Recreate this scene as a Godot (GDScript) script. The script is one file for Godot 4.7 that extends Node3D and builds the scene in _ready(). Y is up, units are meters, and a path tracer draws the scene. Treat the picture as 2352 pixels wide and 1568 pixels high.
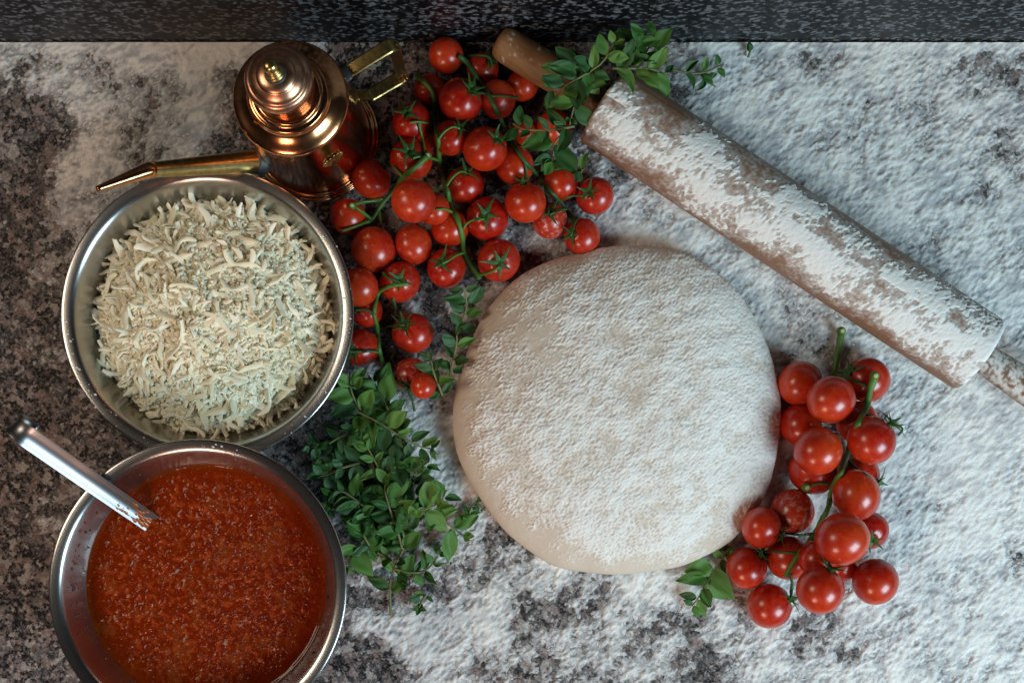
extends Node3D
# A pizza maker's counter seen from straight above: metres, y up, the counter top at y = 0.
# plan(u, v, h) reads the plan drawing (30 units to the centimetre on the counter) for a point at height h.

const EYE_H := 1.1
const REACH := 3300.0
const PU := 1176.0
const PV := 1040.0
const WALL_Z := -0.3145
const TX0 := -0.6
const TZ0 := -0.3145
const TPX := 0.000586
const TW := 2048
const TH := 1253
const FLOUR := Color(0.85, 0.84, 0.805)

var taken := {}
var rng := RandomNumberGenerator.new()
var M := {}
var berries: Array = []          # placed tomatoes: [centre, radius]
var tomato_shapes: Array = []
var calyx_shapes: Array = []
var leaf_shapes: Array = []
var tile_a: PackedByteArray      # seamless noises, 1024 x 1024
var tile_b: PackedByteArray
var tile_c: PackedByteArray


func _ready() -> void:
	rng.seed = 11
	# ---- camera, surroundings, lamps ----
	var cam := Camera3D.new()
	cam.name = "camera"
	add_child(cam)
	cam.position = Vector3(0, EYE_H, 0)
	cam.rotation_degrees = Vector3(-90, 0, 0)
	cam.near = 0.1
	cam.far = 20.0
	cam.set_frustum(0.1 * 1568.0 / REACH, Vector2(0, 0.1 * 256.0 / REACH), 0.1, 20.0)
	cam.current = true

	var env := Environment.new()
	env.background_mode = Environment.BG_COLOR
	env.background_color = Color(0.006, 0.007, 0.009).linear_to_srgb()
	env.tonemap_mode = Environment.TONE_MAPPER_LINEAR
	env.tonemap_exposure = 0.94
	env.sdfgi_enabled = true
	env.ssao_enabled = true
	env.ssil_enabled = true
	var we := WorldEnvironment.new()
	we.name = "surroundings"
	we.environment = env
	add_child(we)

	lamp("cool_window_light", Vector3(1.0, 0.88, 0.72), Vector3(0.08, 0, -0.08), Vector2(0.70, 0.64), Color(0.65, 0.885, 1.0), 2.3)
	lamp("warm_lamp_light", Vector3(-0.46, 0.72, 1.0), Vector3(-0.12, 0, -0.05), Vector2(0.34, 0.34), Color(1.0, 0.63, 0.48), 0.56)
	lamp("side_lamp_light", Vector3(-0.95, 1.0, -0.18), Vector3(-0.22, 0, -0.03), Vector2(0.40, 0.40), Color(1.0, 0.84, 0.65), 0.44)

	make_tiles()
	make_materials()
	make_counter()
	make_backsplash()
	make_dough()
	make_rolling_pin()
	make_bowls()
	make_ladle()
	make_oil_can()
	make_tomatoes()
	make_herbs()


# ------------------------------------------------------------------ helpers
func lamp(called: String, at: Vector3, to: Vector3, size: Vector2, colour: Color, energy: float) -> void:
	var l := AreaLight3D.new()
	l.name = called
	add_child(l)
	l.position = at
	l.look_at(to, Vector3.UP if absf((to - at).normalized().y) < 0.98 else Vector3.BACK)
	l.area_size = size
	l.area_normalize_energy = true
	l.light_color = colour.linear_to_srgb()
	l.light_energy = energy
	l.area_range = 6.0
	l.shadow_enabled = true


func plan(u: float, v: float, h: float) -> Vector3:
	return Vector3((u - PU) / REACH * (EYE_H - h), h, (v - PV) / REACH * (EYE_H - h))


func span(px: float, h: float) -> float:
	return px / REACH * (EYE_H - h)


func numbered(called: String) -> String:
	var n: int = taken.get(called, 0)
	taken[called] = n + 1
	return called if n == 0 else "%s_%03d" % [called, n]


func thing(called: String, label: String, category: String, at := Vector3.ZERO, group := "") -> Node3D:
	var o := Node3D.new()
	o.name = numbered(called)
	add_child(o, true)
	o.position = at
	tag(o, label, category, group)
	return o


func tag(o: Node3D, label: String, category := "", group := "", kind := "") -> void:
	if label: o.set_meta("label", label)
	if category: o.set_meta("category", category)
	if group: o.set_meta("group", group)
	if kind: o.set_meta("kind", kind)


func put(called: String, mesh: Mesh, m: Material, parent: Node3D = null, at := Transform3D.IDENTITY) -> MeshInstance3D:
	var o := MeshInstance3D.new()
	o.name = called if parent else numbered(called)
	o.mesh = mesh
	o.material_override = m
	o.transform = at
	if parent:
		parent.add_child(o, true)
	else:
		add_child(o, true)
	return o


class Shape:
	var p := PackedVector3Array()
	var i := PackedInt32Array()
	var c := PackedColorArray()
	var uv := PackedVector2Array()

	# rows of nu points each; closed: the last column joins the first
	func grid(nu: int, nv: int, first: int, closed := false) -> void:
		var cols := nu if closed else nu - 1
		for v in nv - 1:
			for u in cols:
				var u2 := (u + 1) % nu
				var a := first + v * nu + u
				var b := first + v * nu + u2
				var d := first + (v + 1) * nu + u
				var e := first + (v + 1) * nu + u2
				i.append_array([a, b, d, b, e, d])

	func fan(first: int, n: int, centre: Vector3, flip: bool, colour := Color.WHITE) -> void:
		var k := p.size()
		p.append(centre)
		c.append(colour)
		uv.append(Vector2.ZERO)
		for u in n:
			var a := first + u
			var b := first + (u + 1) % n
			if flip:
				i.append_array([a, b, k])
			else:
				i.append_array([b, a, k])

	func tube(path: PackedVector3Array, radii: PackedFloat32Array, sides := 8, colour := Color.WHITE, flat := 1.0, up := Vector3.UP) -> void:
		var n := path.size()
		var first := p.size()
		var t := (path[1] - path[0]).normalized()
		var nrm := (up - t * up.dot(t))
		if nrm.length() < 0.01:
			nrm = Vector3.RIGHT - t * t.x
		nrm = nrm.normalized()
		for k in n:
			t = (path[mini(k + 1, n - 1)] - path[maxi(k - 1, 0)]).normalized()
			nrm = (nrm - t * nrm.dot(t)).normalized()
			var bi := nrm.cross(t)
			for s in sides:
				var a := TAU * s / sides
				p.append(path[k] + (nrm * cos(a) * flat + bi * sin(a)) * radii[k])
				c.append(colour)
				uv.append(Vector2(float(s) / sides, float(k) / n))
		grid(sides, n, first, true)
		fan(first, sides, path[0], false, colour)
		fan(first + (n - 1) * sides, sides, path[n - 1], true, colour)

	func lathe(profile: Array, sides := 96, colour := Color.WHITE, around := 6.0) -> void:
		var first := p.size()
		var run := 0.0
		for k in profile.size():
			var q: Vector2 = profile[k]
			if k > 0:
				run += q.distance_to(profile[k - 1])
			for s in sides + 1:
				var a := TAU * s / sides
				p.append(Vector3(cos(a) * q.x, q.y, sin(a) * q.x))
				c.append(colour)
				uv.append(Vector2(around * s / sides, run * 20.0))
		grid(sides + 1, profile.size(), first)

	func add(o: Shape, t: Transform3D, tint := Color.WHITE) -> void:
		var first := p.size()
		for q in o.p:
			p.append(t * q)
		for q in o.c:
			c.append(q * tint)
		uv.append_array(o.uv)
		for q in o.i:
			i.append(q + first)

	func mesh() -> ArrayMesh:
		var n := PackedVector3Array()
		n.resize(p.size())
		for k in range(0, i.size(), 3):
			var a := i[k]
			var b := i[k + 1]
			var d := i[k + 2]
			var f := (p[d] - p[a]).cross(p[b] - p[a])
			n[a] += f
			n[b] += f
			n[d] += f
		# points that coincide (seams of lathed shapes) share their normal
		for k in n.size():
			n[k] = n[k].normalized() if n[k].length_squared() > 1e-24 else Vector3.UP
		var arr := []
		arr.resize(Mesh.ARRAY_MAX)
		arr[Mesh.ARRAY_VERTEX] = p
		arr[Mesh.ARRAY_NORMAL] = n
		arr[Mesh.ARRAY_INDEX] = i
		if c.size() == p.size():
			arr[Mesh.ARRAY_COLOR] = c
		if uv.size() == p.size():
			arr[Mesh.ARRAY_TEX_UV] = uv
		var m := ArrayMesh.new()
		m.add_surface_from_arrays(Mesh.PRIMITIVE_TRIANGLES, arr)
		return m


func curve(pts: Array, step: float) -> PackedVector3Array:
	# Catmull-Rom through the points, resampled
	var c := Curve3D.new()
	c.bake_interval = step * 0.5
	for k in pts.size():
		var a: Vector3 = pts[maxi(k - 1, 0)]
		var b: Vector3 = pts[mini(k + 1, pts.size() - 1)]
		var t := (b - a) / 6.0
		c.add_point(pts[k], -t, t)
	var out := PackedVector3Array()
	var n := maxi(2, int(ceil(c.get_baked_length() / step)))
	for k in n + 1:
		out.append(c.sample_baked(c.get_baked_length() * k / n, true))
	return out


func fit(profile: Array, step: float) -> Array:
	# a lathe profile resampled with soft corners
	var pts := []
	for q in profile:
		pts.append(Vector3(q.x, q.y, 0))
	var out := []
	for q in curve(pts, step):
		out.append(Vector2(q.x, q.y))
	return out


func evenly(n: int, from: float, to: float) -> PackedFloat32Array:
	var r := PackedFloat32Array()
	for k in n:
		r.append(lerpf(from, to, float(k) / maxi(1, n - 1)))
	return r


func seamless(freq: float, sd: int, octaves: int, kind := FastNoiseLite.TYPE_SIMPLEX_SMOOTH) -> PackedByteArray:
	var f := FastNoiseLite.new()
	f.noise_type = kind
	f.seed = sd
	f.frequency = freq
	f.fractal_octaves = octaves
	f.fractal_type = FastNoiseLite.FRACTAL_FBM if octaves > 1 else FastNoiseLite.FRACTAL_NONE
	return f.get_seamless_image(1024, 1024, false, false, 0.1, true).get_data()


func make_tiles() -> void:
	tile_a = seamless(0.012, 3, 5)
	tile_b = seamless(0.03, 8, 4)
	tile_c = seamless(0.09, 21, 2)


func look(t: PackedByteArray, x: float, y: float) -> float:
	return t[(int(x) & 1023) + ((int(y) & 1023) << 10)] / 255.0


func smooth(t: PackedByteArray, x: float, y: float) -> float:
	var x0 := floori(x)
	var y0 := floori(y)
	var fx := x - x0
	var fy := y - y0
	var xa := x0 & 1023
	var xb := (x0 + 1) & 1023
	var ya := (y0 & 1023) << 10
	var yb := ((y0 + 1) & 1023) << 10
	return lerpf(lerpf(t[xa + ya], t[xb + ya], fx), lerpf(t[xa + yb], t[xb + yb], fx), fy) / 255.0


func lumps(x: float, z: float) -> float:
	# relief of strewn flour, 0..1, drawn out along one diagonal; x, z in metres
	var a := (x * 0.80 - z * 0.60) * 1000.0
	var b := (x * 0.60 + z * 0.80) * 1000.0
	return 0.40 * smooth(tile_b, a * 2.2 + 31.0, b * 3.2) + 0.42 * smooth(tile_b, a * 5.6 + 500.0, b * 7.4 + 77.0) + 0.18 * smooth(tile_c, a * 3.4 + 400.0, b * 4.3)


func mat(colour: Color, rough: float, metal := 0.0) -> StandardMaterial3D:
	var m := StandardMaterial3D.new()
	m.albedo_color = colour.linear_to_srgb()
	m.roughness = rough
	m.metallic = metal
	return m


func painted(rough: float) -> StandardMaterial3D:
	var m := mat(Color.WHITE, rough)
	m.vertex_color_use_as_albedo = true
	return m


func picture(w: int, h: int, data: PackedByteArray, grey := false) -> ImageTexture:
	return ImageTexture.create_from_image(Image.create_from_data(w, h, false, Image.FORMAT_L8 if grey else Image.FORMAT_RGB8, data))


func mottled(low: Color, high: Color, spot: Color, spots: float) -> ImageTexture:
	var d := PackedByteArray()
	d.resize(512 * 512 * 3)
	for y in 512:
		for x in 512:
			var t := look(tile_a, x * 2, y * 2)
			var k := low.lerp(high, clampf((t - 0.3) * 2.5, 0, 1))
			var s := look(tile_c, x * 2 + 13, y * 2) * 0.7 + look(tile_b, x * 2, y * 2 + 50) * 0.5
			k = k.lerp(spot, smoothstep(1.0 - spots, 1.08 - spots, s))
			k = k.linear_to_srgb()
			var o := (y * 512 + x) * 3
			d[o] = k.r8
			d[o + 1] = k.g8
			d[o + 2] = k.b8
	return picture(512, 512, d)


func tomato_skin(dust: float, sd: int) -> StandardMaterial3D:
	var d := PackedByteArray()
	d.resize(512 * 256 * 3)
	var r := RandomNumberGenerator.new()
	r.seed = sd
	for y in 256:
		for x in 512:
			var lat := float(y) / 255.0
			var k := Color(0.42, 0.013, 0.003).lerp(Color(0.56, 0.040, 0.006), smoothstep(0.2, 0.95, lat) + (look(tile_a, x * 2, y * 2 + sd * 37) - 0.5) * 1.2 + (sd % 5 - 2) * 0.12)
			k = k.lerp(Color(0.52, 0.10, 0.02), (1.0 - smoothstep(0.03, 0.13, lat)) * 0.7)
			var patch := smoothstep(0.50, 0.72, look(tile_a, x * 2 + sd * 91, y * 3))
			if r.randf() < dust * (0.15 + patch):
				k = k.lerp(FLOUR, r.randf_range(0.1, 0.6))
			if dust > 0.2:
				k = k.lerp(FLOUR, patch * smoothstep(0.45, 0.7, look(tile_c, x * 3, y * 3)) * minf(dust * 0.55, 0.8))
			k = k.linear_to_srgb()
			var o := (y * 512 + x) * 3
			d[o] = k.r8
			d[o + 1] = k.g8
			d[o + 2] = k.b8
	var m := mat(Color.WHITE, 0.30)
	m.albedo_texture = picture(512, 256, d)
	m.clearcoat_enabled = true
	m.clearcoat = 0.38
	m.clearcoat_roughness = 0.21
	m.metallic_specular = 0.5
	m.subsurf_scatter_enabled = true
	m.subsurf_scatter_strength = 0.06
	return m


func bump(m: StandardMaterial3D, tile: PackedByteArray, scale: float, cm: float) -> void:
	m.heightmap_enabled = true
	m.heightmap_texture = picture(1024, 1024, tile, true)
	m.heightmap_scale = cm
	m.uv1_triplanar = true
	m.uv1_world_triplanar = true
	m.uv1_scale = Vector3.ONE * scale


func make_materials() -> void:
	# brushed steel: fine scratches run round the bowl
	var scratch := PackedByteArray()
	scratch.resize(512 * 512)
	var r := RandomNumberGenerator.new()
	r.seed = 5
	for y in 512:
		var line := r.randf()
		for x in 512:
			scratch[y * 512 + x] = int(clampf(0.55 * line + 0.45 * look(tile_b, x / 3.0, y * 7), 0, 1) * 255)
	var brushed := mat(Color(0.56, 0.55, 0.54), 0.26, 1.0)
	brushed.heightmap_enabled = true
	brushed.heightmap_texture = picture(512, 512, scratch, true)
	brushed.heightmap_scale = 0.0022
	brushed.anisotropy_enabled = true
	brushed.anisotropy = -0.6
	M.steel = brushed
	M.polished = mat(Color(0.28, 0.28, 0.295), 0.36, 1.0)
	var copper := mat(Color.WHITE, 0.17, 1.0)
	copper.albedo_texture = mottled(Color(0.68, 0.27, 0.11), Color(0.88, 0.41, 0.19), Color(0.30, 0.12, 0.05), 0.14)
	copper.uv1_triplanar = true
	copper.uv1_scale = Vector3.ONE * 12.0
	M.copper = copper
	var lid := mat(Color.WHITE, 0.30, 1.0)
	lid.albedo_texture = mottled(Color(0.64, 0.30, 0.17), Color(0.86, 0.47, 0.31), Color(0.25, 0.10, 0.06), 0.24)
	lid.uv1_triplanar = true
	lid.uv1_scale = Vector3.ONE * 16.0
	M.lid = lid
	var brass := mat(Color.WHITE, 0.30, 1.0)
	brass.albedo_texture = mottled(Color(0.42, 0.29, 0.09), Color(0.60, 0.46, 0.20), Color(0.13, 0.08, 0.03), 0.16)
	brass.uv1_triplanar = true
	brass.uv1_scale = Vector3.ONE * 14.0
	M.brass = brass
	var worn := mat(Color.WHITE, 0.38, 1.0)
	worn.albedo_texture = mottled(Color(0.42, 0.30, 0.12), Color(0.58, 0.46, 0.24), Color(0.07, 0.035, 0.012), 0.42)
	worn.uv1_triplanar = true
	worn.uv1_scale = Vector3.ONE * 22.0
	M.worn_brass = worn
	M.solder = mat(Color(0.07, 0.075, 0.075), 0.5, 0.6)

	M.tomato = [tomato_skin(0.006, 2), tomato_skin(0.07, 3), tomato_skin(0.45, 4), tomato_skin(0.02, 6), tomato_skin(0.012, 9), tomato_skin(0.035, 12)]
	M.calyx = mat(Color(0.032, 0.105, 0.018), 0.55)
	M.calyx.backlight_enabled = true
	M.calyx.backlight = Color(0.1, 0.22, 0.03)
	M.vine = mat(Color(0.085, 0.20, 0.028), 0.5)
	M.vine_dark = mat(Color(0.035, 0.10, 0.022), 0.5)
	M.cut = mat(Color(0.42, 0.42, 0.20), 0.7)
	M.leaf = []
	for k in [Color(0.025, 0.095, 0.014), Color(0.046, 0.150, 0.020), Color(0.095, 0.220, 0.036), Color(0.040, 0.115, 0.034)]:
		var l := painted(0.60)
		l.albedo_color = k.linear_to_srgb()
		l.backlight_enabled = true
		l.backlight = Color(0.22, 0.42, 0.08)
		l.rim_enabled = true
		l.rim = 0.08
		M.leaf.append(l)
	M.herb_stem = mat(Color(0.17, 0.17, 0.06), 0.6)
	M.flour = painted(0.95)
	bump(M.flour, tile_c, 5.5, 0.022)
	M.dough = painted(0.72)
	bump(M.dough, tile_c, 6.0, 0.010)
	M.dough.subsurf_scatter_enabled = true
	M.dough.subsurf_scatter_strength = 0.05
	M.wood = painted(0.5)
	M.cheese = painted(0.42)
	M.sauce = painted(0.5)
	M.sauce.clearcoat_enabled = true
	M.sauce.clearcoat = 0.40
	M.sauce.metallic_specular = 0.15
	M.sauce.clearcoat_roughness = 0.035


# ------------------------------------------------------------------ the counter, the flour on it, the wall behind
# how thickly flour lies at points of the plan (u, v, amount)
const STREWN := [
	[40, 110, 0.30], [30, 300, 0.12], [40, 500, 0.05], [60, 700, 0.16], [60, 900, 0.02], [40, 1150, 0.24], [40, 1300, 0.16], [60, 1500, 0.05],
	[180, 180, 0.50], [330, 115, 0.80], [330, 230, 0.42], [250, 380, 0.62], [160, 520, 0.50], [480, 130, 0.75], [470, 250, 0.60], [510, 210, 0.36], [420, 330, 0.50], [500, 370, 0.10],
	[110, 620, 0.42], [120, 800, 0.34], [200, 1000, 0.06], [130, 1180, 0.34], [100, 1420, 0.10], [120, 1550, 0.04],
	[620, 450, -0.2], [760, 470, -0.25], [860, 250, -0.1], [900, 140, -0.05], [1000, 300, -0.25], [1000, 500, -0.25], [1100, 300, -0.25], [1060, 600, -0.1], [1150, 430, -0.1], [1200, 330, -0.2], [850, 700, -0.2], [930, 610, -0.15], [930, 700, 0.30], [1200, 130, 0.0], [1080, 120, -0.1], [1300, 150, 0.0],
	[1230, 520, 0.40], [1240, 470, 0.35], [1240, 570, 0.48], [1080, 680, 0.58], [1000, 820, 0.40], [960, 860, 0.20], [1000, 950, 0.62], [1020, 1050, 0.70], [1000, 1000, 0.66], [760, 1000, 0.12], [860, 1100, 0.1], [700, 1050, 0.08], [940, 940, 0.5],
	[1040, 1200, 0.55], [1120, 1290, 0.30], [900, 1320, 0.30], [830, 1420, 0.36], [800, 1530, 0.2], [900, 1540, 0.28], [950, 1480, 0.72], [1080, 1400, 0.70], [1040, 1560, 0.45], [1250, 1390, 0.42], [1260, 1480, 0.55], [1350, 1440, 0.40], [1500, 1370, 0.58], [1500, 1440, 0.36], [1550, 1510, 0.38], [1330, 1550, 0.38], [1180, 1540, 0.36], [1700, 1480, 0.40], [1780, 1540, 0.52], [1900, 1450, 0.48], [1900, 1540, 0.6],
	[1390, 480, 0.62], [1440, 540, 0.66], [1600, 620, 0.70], [1740, 710, 0.66], [1820, 700, 0.40], [1830, 780, 0.56], [1760, 760, 0.62], [1870, 820, 0.6], [1300, 380, 0.3], [1420, 420, 0.5],
	[1600, 150, 0.55], [1560, 115, 0.35], [1700, 180, 0.66], [1800, 120, 0.50], [1850, 150, 0.36], [1840, 220, 0.66], [1700, 300, 0.72], [2000, 160, 0.62], [2150, 130, 0.55], [2320, 160, 0.46], [2250, 300, 0.58], [2290, 280, 0.54], [2100, 400, 0.66], [2000, 330, 0.70], [2330, 440, 0.58], [2200, 500, 0.58], [2330, 560, 0.56], [2250, 480, 0.58], [2330, 700, 0.80], [2200, 640, 0.66], [2000, 500, 0.74],
	[2100, 900, 0.74], [2250, 950, 0.85], [2330, 1000, 0.8], [2150, 1100, 0.8], [2100, 1180, 0.56], [2280, 1290, 0.56], [2200, 1230, 0.82], [2330, 1150, 0.85], [2330, 1400, 0.8], [2150, 1380, 0.72], [2150, 1500, 0.62], [2320, 1530, 0.6], [1800, 1000, 0.75], [1650, 1350, 0.6],
]
var strewn_map := PackedFloat32Array()


func make_strewn() -> void:
	strewn_map.resize(129 * 80)
	for j in 80:
		for i in 129:
			var x := TX0 + i * 16 * TPX
			var z := TZ0 + j * 16 * TPX
			var u := x * 3000.0 + PU
			var v := z * 3000.0 + PV
			var w := 0.0
			var s := 0.0
			for k in STREWN:
				var q : float = (u - k[0]) * (u - k[0]) + (v - k[1]) * (v - k[1]) + 600.0
				q = 1.0 / (q * q)
				w += q
				s += q * k[2]
			var t := s / w
			var edge := z - WALL_Z   # swept up against the wall
			t += 0.42 * (1.0 - smoothstep(0.0, 0.011, edge)) * (0.15 if absf(u - 1150.0) < 420.0 else 1.0)
			t -= 0.12 * (1.0 - smoothstep(450.0, 750.0, u)) * smoothstep(350.0, 750.0, v)
			strewn_map[j * 129 + i] = t


func strewn(px: float, py: float) -> float:
	var x := clampf(px / 16.0, 0, 127.99)
	var y := clampf(py / 16.0, 0, 78.99)
	var i := int(x)
	var j := int(y)
	var a := j * 129 + i
	return lerpf(lerpf(strewn_map[a], strewn_map[a + 1], x - i), lerpf(strewn_map[a + 129], strewn_map[a + 130], x - i), y - j)


func amount(px: float, py: float) -> float:
	# flour at a point of the counter (texture units): above 0.5 a layer, below it dust
	var base := strewn(px, py)
	var n := 0.55 * look(tile_a, px * 0.9 + 200, py * 0.9) + 0.30 * look(tile_b, px + py * 0.3, py + 310.0) + 0.15 * look(tile_c, px * 0.9, py)
	return base + (n - 0.5) * 1.2


func cells(freq: float, sd: int, warp: float) -> PackedByteArray:
	var f := FastNoiseLite.new()
	f.noise_type = FastNoiseLite.TYPE_CELLULAR
	f.cellular_return_type = FastNoiseLite.RETURN_CELL_VALUE
	f.cellular_jitter = 1.0
	f.fractal_type = FastNoiseLite.FRACTAL_NONE
	f.frequency = freq
	f.seed = sd
	f.domain_warp_enabled = true
	f.domain_warp_amplitude = warp
	f.domain_warp_frequency = freq * 1.3
	return f.get_image(TW, TH, false, false, false).get_data()


func make_counter() -> void:
	make_strewn()
	var big := cells(0.075, 4, 16.0)
	var small := cells(0.20, 9, 7.0)
	var fine := cells(0.42, 14, 3.0)
	var d := PackedByteArray()
	d.resize(TW * TH * 3)
	var ramp := []
	for k in 256:      # mineral by cell value
		var t := k / 255.0
		var q := Color(0.012, 0.012, 0.014)
		if t > 0.40: q = Color(0.060, 0.060, 0.066)
		if t > 0.52: q = Color(0.17, 0.16, 0.165)
		if t > 0.64: q = Color(0.25, 0.195, 0.180)
		if t > 0.80: q = Color(0.34, 0.275, 0.26)
		if t > 0.90: q = Color(0.46, 0.44, 0.42)
		ramp.append(q)
	var o := 0
	for y in TH:
		for x in TW:
			var at := y * TW + x
			var pick := big[at]
			var n := tile_b[((x + 300) & 1023) + ((y & 1023) << 10)]
			var q: Color = ramp[pick] if n > 128 else ramp[small[at]]
			var q2: Color = ramp[fine[at]]
			q = q.lerp(q2, 0.38)
			var dust := 0.0
			if x > 300 and x < 1760 and y < 930:
				dust = smoothstep(0.08, 0.72, amount(x, y))
			elif x >= 1760:
				dust = 0.7
			if dust > 0.0:
				var grain := look(tile_c, x * 1.7, y * 1.7) * 0.6 + look(tile_c, x * 3.1 + 80.0, y * 3.1) * 0.4
				q = q.lerp(FLOUR, 0.25 * dust + 0.68 * smoothstep(0.36, 0.66, dust * 0.95 + (grain - 0.5) * 0.8))
			var sr := sqrt(q.r)
			var sg := sqrt(q.g)
			var sb := sqrt(q.b)
			d[o] = int(sr * (1.06 - 0.06 * sr) * 255.0)      # close to the sRGB curve
			d[o + 1] = int(sg * (1.06 - 0.06 * sg) * 255.0)
			d[o + 2] = int(sb * (1.06 - 0.06 * sb) * 255.0)
			o += 3
	var top := Shape.new()
	var x1 := TX0 + TW * TPX
	var z1 := TZ0 + TH * TPX
	var nx := 24
	for j in 2:
		for i in 2:
			top.p.append(Vector3(TX0 if i == 0 else x1, 0, TZ0 if j == 0 else z1))
			top.uv.append(Vector2(i, j))
			top.c.append(Color.WHITE)
	top.grid(2, 2, 0)
	var stone := mat(Color.WHITE, 0.5)
	stone.metallic_specular = 0.22
	stone.albedo_texture = picture(TW, TH, d)
	stone.texture_repeat = false
	var c := thing("countertop", "speckled pink grey and black granite worktop dusted with white flour", "countertop")
	c.set_meta("kind", "structure")
	put("top_surface", top.mesh(), stone, c)
	var slab := BoxMesh.new()
	slab.size = Vector3(TW * TPX, 0.04, TH * TPX)
	put("slab", slab, mat(Color(0.10, 0.09, 0.09), 0.4), c, Transform3D(Basis.IDENTITY, Vector3((TX0 + x1) / 2, -0.0205, (TZ0 + z1) / 2)))

	# the layer of flour: only where it lies
	var s := Shape.new()
	var step := 2
	var i0 := 320
	var i1 := 1730
	var j0 := 0
	var j1 := 900
	var w := (i1 - i0) / step + 1
	var hh := (j1 - j0) / step + 1
	var at_of := PackedInt32Array()
	at_of.resize(w * hh)
	at_of.fill(-1)
	var height := PackedFloat32Array()
	height.resize(w * hh)
	for j in hh:
		for i in w:
			var px := i0 + i * step
			var py := j0 + j * step
			var a := amount(px, py)
			var lump := lumps(TX0 + px * TPX, TZ0 + py * TPX)
			var t := a - 0.38 + (lump - 0.5) * 0.85
			var y := 0.0042 * t
			if t > 0.0:
				var rough := 0.35 + 1.3 * look(tile_a, px * 2 + 600, py * 2)
				y = 0.0034 * t / (0.45 + t) + 0.0016 * rough * maxf(0.0, lump - 0.42) * smoothstep(0.0, 0.3, t)
			if j == 0:
				y = minf(y, 0.004)
			height[j * w + i] = y
	for j in hh - 1:
		for i in w - 1:
			var k := j * w + i
			if maxf(maxf(height[k], height[k + 1]), maxf(height[k + w], height[k + w + 1])) <= 0.0:
				continue
			for q in [k, k + 1, k + w, k + w + 1]:
				if at_of[q] < 0:
					at_of[q] = s.p.size()
					var gx: int = q % w
					var gy: int = q / w
					s.p.append(Vector3(TX0 + (i0 + gx * step) * TPX, height[q], TZ0 + (j0 + gy * step) * TPX + (0.0008 if gy == 0 else 0.0)))
					var thin := smoothstep(-0.0004, 0.0020, height[q] + 0.0014 * (look(tile_c, gx * 5 + 31, gy * 5) - 0.5))
					var ax := gx * 2.0 * 0.8 - gy * 2.0 * 0.6
					var ay := gx * 2.0 * 0.6 + gy * 2.0 * 0.8
					var smear := smoothstep(0.50, 0.30, look(tile_b, ax * 1.1 + 900, ay * 2.4) * 0.55 + look(tile_a, gx * 1.6 + 40, gy * 1.6 + 500) * 0.45)
					s.c.append(Color(0.30, 0.31, 0.33).lerp(FLOUR.lerp(Color(0.40, 0.42, 0.45), lerpf(0.75, 0.40, smoothstep(180.0, 340.0, gy)) * smear), thin))
			s.i.append_array([at_of[k], at_of[k + 1], at_of[k + w], at_of[k + 1], at_of[k + w + 1], at_of[k + w]])
	s.uv.clear()
	var f := put("flour", s.mesh(), M.flour)
	tag(f, "white flour strewn in a lumpy layer over the granite worktop", "flour", "", "stuff")


func make_backsplash() -> void:
	var d := PackedByteArray()
	var fine := cells(0.16, 31, 9.0)
	d.resize(1024 * 1024 * 3)
	for y in 1024:
		for x in 1024:
			var pick := fine[y * TW + x]
			var n := look(tile_b, x + 90, y) * 0.6 + look(tile_c, x, y) * 0.4
			var lim := 255.0 * (1.25 - 0.95 * n)
			var q := Color(0.004, 0.0045, 0.0055)
			if pick > lim * 0.72: q = Color(0.022, 0.024, 0.028)
			if pick > lim * 0.92: q = Color(0.075, 0.080, 0.088)
			if pick > lim * 1.10: q = Color(0.15, 0.16, 0.172)
			q = q.linear_to_srgb()
			var o := (y * 1024 + x) * 3
			d[o] = q.r8
			d[o + 1] = q.g8
			d[o + 2] = q.b8
	var m := mat(Color.WHITE, 0.42)
	m.metallic_specular = 0.25
	m.albedo_texture = picture(1024, 1024, d)
	m.uv1_triplanar = true
	m.uv1_world_triplanar = true
	m.uv1_scale = Vector3(2.1, 2.1, 2.1)
	var b := BoxMesh.new()
	b.size = Vector3(1.2, 0.30, 0.03)
	var o := put("backsplash", b, m, null, Transform3D(Basis.IDENTITY, Vector3(0, 0.13, WALL_Z - 0.0155)))
	tag(o, "dark polished granite upstand along the back of the worktop", "backsplash", "", "structure")


# ------------------------------------------------------------------ dough
const DOUGH_EDGE := [[750, 70], [870, 58], [1000, 65], [1110, 85], [1200, 130], [1330, 230], [1430, 370], [1500, 520], [1545, 690], [1556, 830], [1540, 960], [1510, 1100], [1465, 1210], [1400, 1300], [1320, 1385], [1200, 1450], [1100, 1490], [950, 1515], [800, 1525], [650, 1510], [550, 1488], [450, 1432], [340, 1345], [260, 1250], [180, 1130], [120, 1010], [95, 900], [95, 780], [120, 640], [170, 500], [230, 370], [310, 270], [400, 190], [520, 130], [640, 98]]


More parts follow.
